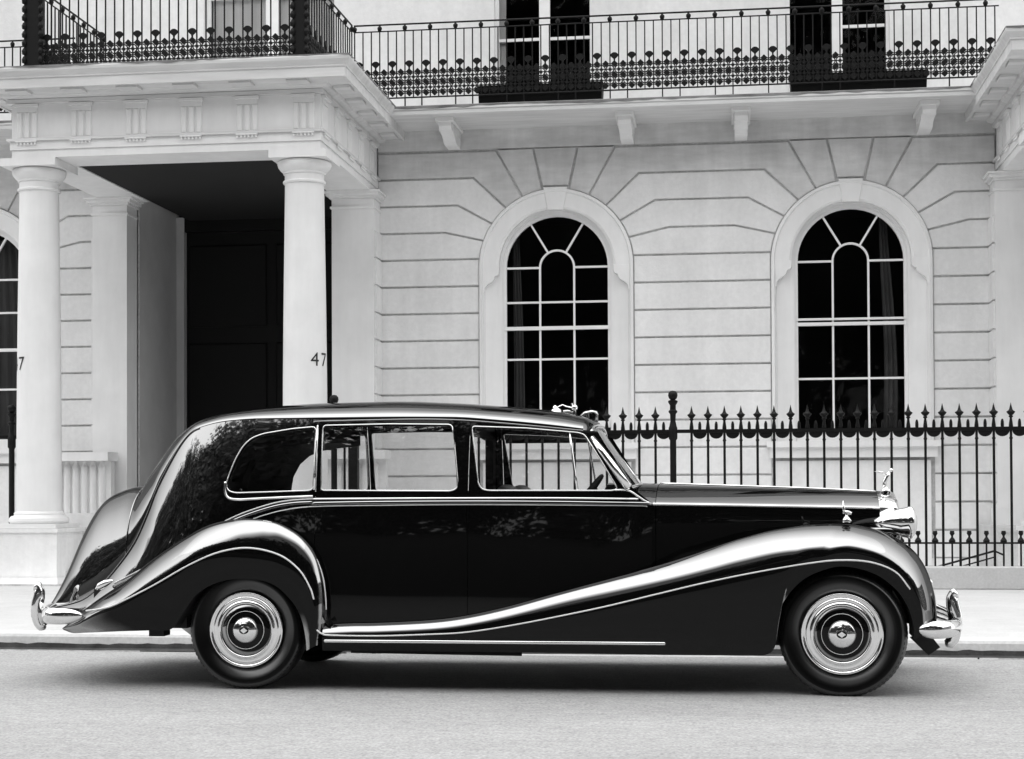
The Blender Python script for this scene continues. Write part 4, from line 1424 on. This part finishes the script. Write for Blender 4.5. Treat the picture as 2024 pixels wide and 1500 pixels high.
for side in (1, -1):
    rw = wing(T_R, B_R, wo_r, wc_r, wi_r, dp_r, lambda X: 0.012, 120, 'rear_wing', side)
    fw = wing(T_F, B_F, wo_f, wc_f, wi_f, dp_f, dr_f, 150, 'front_wing', side)
    def line(pts, r, m, own, wf, off=0.001, n=80, name='coachline'):
        c = catmull(pts, n)
        MB().tube([V(p[0], wf(p[0]) + off, p[1], side) for p in c], r, 8).build(name, M[m], own, True)
    line([(-2.534, .377), (-2.50, .355), (-2.44, .346), (-2.135, .345), (-1.819, .357), (-1.600, .371), (-1.350, .409), (-1.040, .469), (-.733, .535), (-.428, .610), (-.125, .683), (.175, .745), (.473, .796), (.650, .814), (.827, .803), (.972, .746), (1.059, .642)], .0055, 'brightline', fw, lambda X: wo_f(X) - 0.004)
    line([(-4.037, .487), (-3.921, .504), (-3.821, .536), (-3.590, .648), (-3.359, .775), (-3.163, .857), (-2.968, .886), (-2.774, .845), (-2.645, .754), (-2.575, .645), (-2.549, .567)], .0055, 'brightline', rw, lambda X: wo_r(X) - 0.003)
    # bright edge of the rear wing where it turns down to the running board
    line([(-2.94, 1.055), (-2.86, 1.045), (-2.765, 1.010), (-2.64, .925), (-2.555, .82), (-2.508, .70), (-2.492, .58), (-2.488, .5)], .0045, 'brightline', rw, lambda X: wc_r(X) + 0.012, 0.0)
    sill = MB().tube([V(x, 0.966, 0.3115, side) for x in (-2.486, -2.48, -1.5, -.39, -.384)], [0.006, .010, .010, .010, .006], 8, flat=(0.5, 1)).build('sill_strip', M['chrome'], fw, True)
    MB().add([V(-2.50, .90, .42, side), V(-2.46, .94, .405, side), V(-2.47, .93, .455, side), V(-2.44, .88, .425, side)], [(0, 1, 2), (1, 3, 2), (0, 2, 3), (0, 3, 1)]).build('step_end', M['chrome'], fw)
    # joint lines across the sweep
    for xj in (-1.604, -0.445):
        i0 = [(xj, z) for z in ()]
    # tail lamp
    MB().tube([V(-4.02, .80, .615, side), V(-3.99, .81, .635, side), V(-3.95, .815, .655, side), V(-3.90, .82, .672, side)], [.012, .026, .024, .008], 12).build('tail_lamp', M['chrome'], rw, True)

# --- chassis and underside
ch = MB()
ch.box(-3.35, 1.0, YC - 0.52, YC + 0.52, 0.265, 0.62)
ch.box(-4.15, -3.36, YC - 0.52, YC + 0.52, 0.37, 0.62)
ch.box(-2.4, 0.1, YC - 0.12, YC + 0.60, 0.185, 0.264)  # unseen low box, added to deepen the dark under the car
ch.box(-2.45, 0.2, YC - 0.80, YC + 0.80, 0.270, 0.42)
ch.box(-3.9, -3.42, YC - 0.80, YC + 0.80, 0.37, 0.60)
for xw in (RWC[0], FWC[0]):
    ch.box(xw - 0.5, xw + 0.5, YC - 0.66, YC + 0.66, 0.45, 0.74)
    ch.tube([(xw, YC - 0.75, 0.37), (xw, YC + 0.75, 0.37)], 0.06, 10)
chs = ch.build('chassis', M['chassis'], car)
MB().tube([(-2.40, YC - 0.60, 0.215), (-1.30, YC - 0.60, 0.205)], 0.013, 8).build('exhaust_pipe', M['chassis'], chs)
for x in (-2.25, -1.6):
    MB().box(x - 0.012, x + 0.012, YC - 0.61, YC - 0.59, 0.20, 0.26).build('pipe_hanger', M['chassis'], chs)
MB().box(-3.70, -3.60, YC - 0.72, YC - 0.60, 0.31, 0.40).build('spring_shackle', M['chassis'], chs)
MB().prism([(1.10, 0.32), (1.20, 0.22), (1.27, 0.27), (1.20, 0.36)], YC - 0.62, YC - 0.5).build('bumper_iron', M['chassis'], chs)
MB().box(0.98, 1.10, YC - 0.70, YC + 0.70, 0.42, 0.86).build('front_apron', M['paint'], car)
MB().box(-4.50, -4.15, YC - 0.50, YC + 0.50, 0.365, 0.47).build('rear_apron', M['chassis'], car)


# --- wheels
def wheel(xw, side):
    zc = 0.370
    w = part_empty('wheel', car, (xw, YC - side * 0.81, zc))
    c = (xw, YC, zc)
    def lath(prof, n=64):
        mb = MB()
        mb.lathe([(r, -side * h) for r, h in prof], c, 'y', n)
        if side == -1:
            mb.f = [f[::-1] for f in mb.f]
        return mb
    tyre = [(0.225, 0.72), (0.27, 0.705), (0.32, 0.705), (0.352, 0.725), (0.366, 0.745), (0.370, 0.775), (0.3712, 0.81), (0.370, 0.845), (0.364, 0.876), (0.354, 0.897), (0.345, 0.909), (0.334, 0.915), (0.320, 0.9165), (0.308, 0.9135), (0.290, 0.905), (0.268, 0.892), (0.250, 0.879), (0.238, 0.868), (0.228, 0.85)]
    t = lath(tyre, 96).build('tyre', M['rubber'], None, True)
    def child(o, p=w):
        o.parent = p
        o.matrix_parent_inverse = Matrix.Translation(-(car.location + Vector((0, 0, 0)))) if False else Matrix.Translation((-xw, -(YC - side * 0.81), -zc))
        return o
    child(t)
    mb = MB()
    n = 76
    for k in range(n):
        a0, a1 = 2 * math.pi * (k + 0.1) / n, 2 * math.pi * (k + 0.62) / n
        rows = []
        for (r, h) in ((0.3725, 0.83), (0.3705, 0.862), (0.358, 0.892), (0.342, 0.901)):
            rows.append([(xw + r * math.cos(a), YC - side * (h + 0.004), zc + r * math.sin(a)) for a in (a0, a1)])
        mb.grid(rows, flip=(side == -1))
    child(mb.build('tread', M['rubber'], None))
    rim = [(0.236, 0.872), (0.238, 0.890), (0.232, 0.898), (0.222, 0.892), (0.212, 0.884), (0.207, 0.890), (0.200, 0.894), (0.190, 0.888), (0.182, 0.892), (0.172, 0.900), (0.164, 0.898), (0.160, 0.888)]
    child(lath(rim).build('wheel_trim', M['chrome'], None, True))
    disc = [(0.161, 0.886), (0.155, 0.894), (0.13, 0.900), (0.10, 0.904), (0.0, 0.905)]
    child(lath(disc).build('wheel_disc', M['paint'], None, True))
    bead = [(0.1165, 0.9015), (0.1165, 0.904), (0.118, 0.905), (0.1195, 0.904), (0.1195, 0.9015)]
    child(lath(bead).build('disc_ring', M['brightline'], None, True))
    hub = [(0.080, 0.903), (0.078, 0.918), (0.070, 0.926), (0.052, 0.930), (0.046, 0.934), (0.030, 0.938), (0.0, 0.940)]
    h = child(lath(hub, 40).build('hub_cap', M['chrome'], None, True))
    # badge: pale lozenge on a dark oval
    yb = YC - side * 0.9405
    ov = [(xw + 0.030 * math.cos(2 * math.pi * k / 20), zc + 0.022 * math.sin(2 * math.pi * k / 20)) for k in range(20)]
    lz = [(xw + dx, zc + dz) for dx, dz in ((-0.023, 0), (-0.012, -0.008), (0, -0.017), (0.012, -0.008), (0.023, 0), (0.012, 0.008), (0, 0.017), (-0.012, 0.008))]
    y0, y1 = (yb - 0.002, yb + 0.004) if side == 1 else (yb - 0.004, yb + 0.002)
    b = MB().prism(ov, y0, y1).build('badge', M['paint'], None)
    child(b)
    if xw > 0:          # steered a few degrees towards the camera
        w.rotation_euler = (0, 0, R(-6))
        w.scale = (1.03, 1.0, 1.03)
    b2 = MB().prism(lz, y0 - 0.002 * (1 if side == 1 else 0), y1 + 0.002 * (0 if side == 1 else 1)).build('badge', M['brightline'], None)
    child(b2)


for xw in (RWC[0], FWC[0]):
    for side in (1, -1):
        wheel(xw, side)


# --- bumpers
def bumper(name, path, radii, overs, curl):
    b = MB().tube(path, radii, 14, flat=(0.62, 1.0)).build(name, M['chrome'], car, True)
    for (x, w, z0, z1) in overs:
        s = curl
        pts = [(x - s * 0.01, YC - w, z0), (x + s * 0.03, YC - w, z0 + 0.05), (x + s * 0.045, YC - w, (z0 + z1) / 2), (x + s * 0.03, YC - w, z1 - 0.07), (x + s * 0.03, YC - w, z1 - 0.02), (x + s * 0.06, YC - w, z1)]
        pts = [tuple(p) for p in catmull(pts, 18)]
        rr = [0.02 + 0.022 * math.sin(math.pi * min(1, (k + 3) / 20.0)) for k in range(18)]
        rr[-1] = 0.012; rr[-2] = 0.034; rr[-3] = 0.036; rr[-4] = 0.030; rr[0] = 0.008
        MB().tube(pts, rr, 12).build('overrider', M['chrome'], b, True)
    return b


def smooth_path(pts, n):
    return [tuple(p) for p in catmull(pts, n)]


pth = smooth_path([V(-4.055, .92, .455), V(-4.18, .935, .452), V(-4.30, .88, .450), V(-4.38, .74, .448), V(-4.46, .50, .448), V(-4.50, .25, .448), V(-4.51, 0, .448),
                   V(-4.50, -.25, .448), V(-4.46, -.50, .448), V(-4.38, -.74, .448), V(-4.30, -.88, .450), V(-4.18, -.935, .452), V(-4.055, -.92, .455)], 61)
rad = [0.053] * 61
for k, r in enumerate((0.006, 0.024, 0.036, 0.044, 0.049, 0.052)):
    rad[k] = rad[-1 - k] = r
bumper('rear_bumper', pth, rad, [(-4.48, .56, .335, .625), (-4.48, -.56, .335, .625)], -1)
pth = smooth_path([V(1.09, .92, .400), V(1.19, .93, .400), V(1.28, .86, .400), V(1.34, .72, .400), V(1.39, .50, .400), V(1.41, .25, .400), V(1.415, 0, .400),
                   V(1.41, -.25, .400), V(1.39, -.50, .400), V(1.34, -.72, .400), V(1.28, -.86, .400), V(1.19, -.93, .400), V(1.09, -.92, .400)], 61)
bumper('front_bumper', pth, rad, [(1.315, .62, .275, .605), (1.315, -.62, .275, .605)], 1)

# --- radiator shell, lamps, mascot
rz = 1.222
rp = [(-0.30, 0.45), (0.30, 0.45), (0.295, 1.12), (0.20, 1.17), (0.0, rz), (-0.20, 1.17), (-0.295, 1.12)]
mb = MB()
rows = []
for X, k, dz in ((0.946, 1.0, 0), (1.045, 1.0, -0.004), (1.065, 0.97, -0.016), (1.068, 0.86, -0.05)):
    rows.append([V(X, a * k, (z - 0.45) * (1 if z < 0.5 else 1) + 0.45 + (dz if z > 0.5 else 0)) for a, z in rp])
mb.grid(rows, close=True)
rad_o = mb.build('radiator_shell', M['chrome'], car, True, 40)
for k in range(14):
    w = -0.235 + 0.47 * k / 13
    MB().box(1.045, 1.062, YC - w - 0.009, YC - w + 0.009, 0.50, 1.135 - 0.16 * abs(w)).build('radiator_slat', M['chrome'], rad_o)
for side in (1, -1):
    c = (0, YC - side * 0.545, 1.028)
    hp = [(0.0, 0.885), (0.018, 0.888), (0.045, 0.93), (0.068, 0.98), (0.085, 1.04), (0.094, 1.085), (0.100, 1.092), (0.101, 1.112), (0.093, 1.12)]
    hl = MB().lathe(hp, c, 'x', 32).build('headlamp', M['chrome'], car, True, 50)
    MB().lathe([(0.093, 1.118), (0.075, 1.133), (0.045, 1.143), (0.0, 1.147)], c, 'x', 32).build('headlamp_lens', M['lens'], hl, True)
    MB().tube([V(1.0, .56, .86, side), V(1.02, .55, .95, side)], 0.03, 10).build('lamp_stalk', M['chrome'], hl, True)
    MB().tube([V(0.86, .60, .985, side), V(0.98, .585, .978, side), V(1.10, .57, .958, side)], [.015, .024, .015], 10).build('lamp_fairing', M['paint'], hl, True)
    # side lamp on the wing crown, with its thin upright marker
    sl = MB().lathe([(0.0, -0.03), (0.024, -0.028), (0.030, -0.018), (0.018, 0.0), (0.008, 0.012), (0.008, 0.03)], (0.705, YC - side * 0.78, 1.062), 'z', 14).build('side_lamp', M['chrome'], car, True)
    MB().tube([V(0.735, .78, 1.088, side), V(0.715, .78, 1.092, side), V(0.69, .78, 1.105, side)], [.009, .014, .004], 10).build('lamp_head', M['chrome'], sl, True)
    MB().tube([V(0.688, .78, 1.085, side), V(0.688, .78, 1.11, side), V(0.685, .78, 1.165, side)], [.005, .009, .002], 8).build('marker_fin', M['chrome'], sl, True)
    MB().tube([V(0.41, .40, 1.06, side), V(0.425, .41, 1.035, side)], 0.006, 6).build('bonnet_catch', M['chrome'], bon)
# winged figure on the radiator cap (a plain generic mascot)
mas = MB().lathe([(0.030, 0.0), (0.030, 0.012), (0.018, 0.02), (0.012, 0.03)], (1.01, YC, 1.218), 'z', 16).build('radiator_mascot', M['chrome'], car, True)
MB().tube([(1.00, YC, 1.245), (1.005, YC, 1.28), (1.02, YC, 1.315), (1.035, YC, 1.345)], [.012, .016, .015, .008], 10).build('figure', M['chrome'], mas, True)
for s in (-1, 1):
    MB().tube([(1.02, YC, 1.325), (0.985, YC + s * 0.03, 1.345), (0.945, YC + s * 0.05, 1.35)], [.010, .012, .003], 8, flat=(1, .5)).build('wing', M['chrome'], mas, True)
MB().lathe([(0.0, -0.014), (0.012, -0.006), (0.013, 0.004), (0.0, 0.014)], (1.047, YC, 1.358), 'z', 10).build('head', M['chrome'], mas, True)

# --- things on the roof: a peaked lamp at the front edge and a small shield holder
rl = MB().tube([(-0.975, YC, 1.728), (-0.945, YC, 1.748), (-0.90, YC, 1.756), (-0.87, YC, 1.750), (-0.858, YC, 1.735)], [.02, .034, .038, .034, .014], 12, flat=(1, .35)).build('roof_lamp', M['chrome'], car, True)
MB().lathe([(0.0, -0.085), (0.032, -0.08), (0.042, -0.05), (0.038, -0.012)], (-0.895, YC, 1.757), 'z', 16).build('lamp_glass', M['paint'], rl, True)
sh = MB().lathe([(0.036, -0.02), (0.034, 0.004), (0.022, 0.012), (0.014, 0.02)], (-1.137, YC, 1.768), 'z', 14).build('shield_holder', M['chrome'], car, True)
MB().lathe([(0.016, 0), (0.012, 0.012), (0.0, 0.02)], (-1.145, YC, 1.785), 'z', 10).build('holder_cap', M['chrome'], sh, True)
MB().tube([(-1.13, YC, 1.79), (-1.095, YC, 1.806), (-1.07, YC, 1.795), (-1.03, YC, 1.786)], 0.004, 6).build('bent_arm', M['chrome'], sh)
MB().lathe([(0.0, -0.022), (0.017, -0.014), (0.022, 0.0), (0.017, 0.014), (0.0, 0.022)], (-1.015, YC, 1.786), 'z', 12).build('ball', M['chrome'], sh, True)
MB().tube([(-1.03, YC, 1.795), (-1.035, YC, 1.815)], 0.006, 6).build('pin', M['chrome'], sh)
MB().tube([(-1.09, YC, 1.764), (-1.06, YC, 1.764), (-1.025, YC, 1.757)], [.006, .008, .004], 8).build('holder_foot', M['chrome'], sh, True)

# --- cabin
MB().box(-3.3, -0.70, YC - 0.76, YC + 0.76, 0.45, 0.62).build('cabin_floor', M['cloth'], car)
def solid(name, poly, hw, m, parent, yc=YC):
    mb = MB().prism(poly, yc - hw, yc + hw, 0.03)
    return mb.build(name, M[m], parent)
# rear seat and its dark upholstered quarter linings
solid('rear_seat', [(-3.35, 0.6), (-2.55, 0.6), (-2.55, 0.95), (-3.08, 1.0), (-3.11, 1.22), (-3.09, 1.34), (-3.04, 1.43), (-2.97, 1.49), (-2.88, 1.525), (-2.78, 1.54), (-2.60, 1.56), (-2.60, 1.66), (-2.95, 1.66), (-3.25, 1.52), (-3.5, 1.2)], 0.56, 'cloth', car)
for s in (-1,):
    rows = []
    for x in np.linspace(-3.45, -3.16, 10):
        rows.append([(x, YC - s * (wside(x, z) - 0.04), z) for z in np.linspace(0.7, min(1.66, ZR(x) - 0.03), 14)])
    MB().grid(rows).build('quarter_lining', M['cloth'], car, True)
for side in (1, -1):
    c = (-1.42, YC - side * 0.36)
    st = solid('front_seat', [(-1.75, 0.6), (-1.0, 0.6), (-0.98, 0.86), (-1.40, 0.88), (-1.48, 1.15), (-1.60, 1.15)], 0.33, 'cloth', car, c[1])
    mb = MB()
    rows = []
    for a in np.linspace(0, math.pi, 14):
        rows.append([(-1.40 + 0.10 * math.cos(a) * math.sqrt(max(0, 1 - t * t)) - 0.02, c[1] + 0.19 * t, 1.14 + 0.135 * math.sin(a) * math.sqrt(max(0, 1 - t**4))) for t in np.linspace(-1, 1, 15)])
    mb.grid(rows).build('headrest', M['seat'], st, True)
# partition between driver and passengers
mb = MB()
for s in (-1, 1):
    mb.box(-1.70, -1.645, YC + s * 0.62 - 0.06, YC + s * 0.62 + 0.06, 0.6, 1.66)
mb.box(-1.70, -1.645, YC - 0.68, YC + 0.68, 0.6, 1.2).box(-1.70, -1.645, YC - 0.68, YC + 0.68, 1.60, 1.70)
mb.build('partition', M['cloth'], car)
MB().box(-0.72, -0.64, YC - 0.62, YC + 0.62, 0.9, 1.19).build('dashboard', M['cloth'], car)
# driver's wheel (right-hand drive: near side)
sc_ = Vector((-0.93, YC - 0.36, 1.17))
rot = Matrix.Rotation(R(-52), 4, 'Y')
ringp = [tuple(sc_ + rot @ Vector((0.20 * math.cos(a), 0.20 * math.sin(a), 0))) for a in np.linspace(0, 2 * math.pi, 40, endpoint=False)]
stw = MB().tube(ringp, 0.012, 8, True).build('steering_wheel', M['cloth'], car, True)
for a in (0.6, 2.2, 3.9, 5.4):
    MB().tube([tuple(sc_), tuple(sc_ + rot @ Vector((0.2 * math.cos(a), 0.2 * math.sin(a), 0)))], 0.008, 6).build('spoke', M['cloth'], stw)
MB().tube([tuple(sc_), (-0.68, YC - 0.36, 0.95)], 0.02, 8).build('steering_column', M['cloth'], stw)
# door furniture
for side in (1, -1):
    for x in (-1.78, -1.46):
        pass

# ================================================================== ACROSS THE STREET (seen only mirrored in paint and glass)
def tree(x, y, h, r, seed):
    rnd = random.Random(seed)
    t = thing('plane_tree', 'leafy tree of the garden across the street, mirrored in the black paintwork', 'tree', (x, y, 0), 'trees across the street')
    mb = MB()
    mb.tube([(x, y, 0), (x + .1, y, h * .2), (x, y + .1, h * .45), (x + .15, y, h * .8)], [.42, .32, .26, .05], 10)
    for k in range(7):
        a = rnd.uniform(0, 6.28); z0 = h * rnd.uniform(.3, .6)
        e = (x + r * .7 * math.cos(a), y + r * .7 * math.sin(a), z0 + h * .22)
        mb.tube([(x, y, z0), ((x + e[0]) / 2, (y + e[1]) / 2, z0 + h * .08), e], [.16, .1, .03], 6)
    mb.build('trunk', M['bark'], t)
    vs, fs = [], []
    cl = []
    for k in range(84):
        u = rnd.uniform(-1, 1); a = rnd.uniform(0, 6.28); rr = rnd.random() ** .4
        s = math.sqrt(1 - u * u)
        cl.append((x + r * rr * s * math.cos(a), y + r * rr * s * math.sin(a), h * .56 + h * .44 * rr * u, r * rnd.uniform(.24, .40)))
    for (cx_, cy_, cz_, cr) in cl:
        for k in range(185):
            d = Vector((rnd.gauss(0, 1), rnd.gauss(0, 1), rnd.gauss(0, 1))).normalized() * (cr * rnd.random() ** .45)
            p = Vector((cx_, cy_, cz_)) + d
            n1 = Vector((rnd.gauss(0, 1), rnd.gauss(0, 1), rnd.gauss(0, 1))).normalized()
            n2 = n1.orthogonal().normalized()
            l = rnd.uniform(.22, .42)
            i = len(vs)
            n3 = n1.cross(n2)
            vs += [tuple(p + n2 * l), tuple(p + n3 * l * .5), tuple(p - n2 * l), tuple(p - n3 * l * .5)]
            fs.append((i, i + 1, i + 2, i + 3))
    MB().add(vs, fs).build('crown', M['leaf'], t)


for k, (x, y, h, r) in enumerate(((-26, -15, 15, 6.0), (-17, -13, 17, 6.5), (-8, -14, 16, 6.2), (0.5, -13, 18, 6.6), (9.5, -14, 16, 6.3), (19, -13, 17, 6.4), (28, -15, 16, 6.2))):
    tree(x, y, h * 1.25, r * 1.05, 11 + k)
for k, (x, y, h, r) in enumerate(((-36, -13, 18, 7.0), (-46, -12, 18, 7.2), (-57, -11, 19, 7.5), (38, -12, 17, 7.0), (48, -10, 18, 7.2))):
    tree(x, y, h * 1.1, r, 31 + k)
# dark brick terraces close the street at either end: boot lid and wing nose mirror them
bt = thing('brick_terrace', 'dark brick terrace closing the far end of the street, mirrored in the boot lid', 'house', (-75, 5, 0))
MB().box(-85, -75, -14, 40, 0, 15.5).build('wall', M['brick'], bt)
MB().box(-75.4, -74.9, -14.2, 40.2, 15.5, 16.2).box(-75.25, -74.98, -14, 40, 5.0, 5.4).build('cornice', M['stucco'], bt)
bt2 = thing('brick_terrace', 'dark brick terrace closing the near end of the street, mirrored in the front wing', 'house', (65, 5, 0))
MB().box(65, 75, -14, 40, 0, 15.5).build('wall', M['brick'], bt2)
MB().box(64.9, 65.4, -14.2, 40.2, 15.5, 16.2).build('cornice', M['stucco'], bt2)
for i in range(14):
    for z0, z1 in ((1.2, 4.0), (6.2, 9.4), (11.0, 13.6)):
        y0 = -12 + i * 3.7
        wf = MB().box(64.93, 64.998, y0 - 0.75, y0 + 0.75, z0, z1).build('window', M['sash'], bt2)
        MB().box(64.91, 64.928, y0 - 0.6, y0 + 0.6, z0 + 0.15, z1 - 0.15).build('pane', M['darkpaint'], wf)
        wf = MB().box(-75.0 + 0.002, -74.93, y0 - 0.75, y0 + 0.75, z0, z1).build('window', M['sash'], bt)
        MB().box(-74.928, -74.91, y0 - 0.6, y0 + 0.6, z0 + 0.15, z1 - 0.15).build('pane', M['darkpaint'], wf)
hd = MB()
vs = []
for i in range(3):
    pass
rows = []
for x in np.arange(-75, 60.1, 0.5):
    row = []
    for (yy, zz) in ((-8.0, 0), (-7.9, 1.2), (-8.0, 2.8), (-8.4, 3.5), (-9.2, 3.6), (-9.6, 2.6), (-9.7, 0)):
        n = mnoise.noise((x * .9, yy * 2, zz * 1.5))
        row.append((x, yy + .18 * n, max(0, zz + (.2 * n if zz > 0 else 0))))
    rows.append(row)
hedge = hd.grid(rows).build('garden_hedge', M['leaf'], None, True)
tag(hedge, 'dark clipped hedge of the garden across the street, behind the photographer', 'hedge')
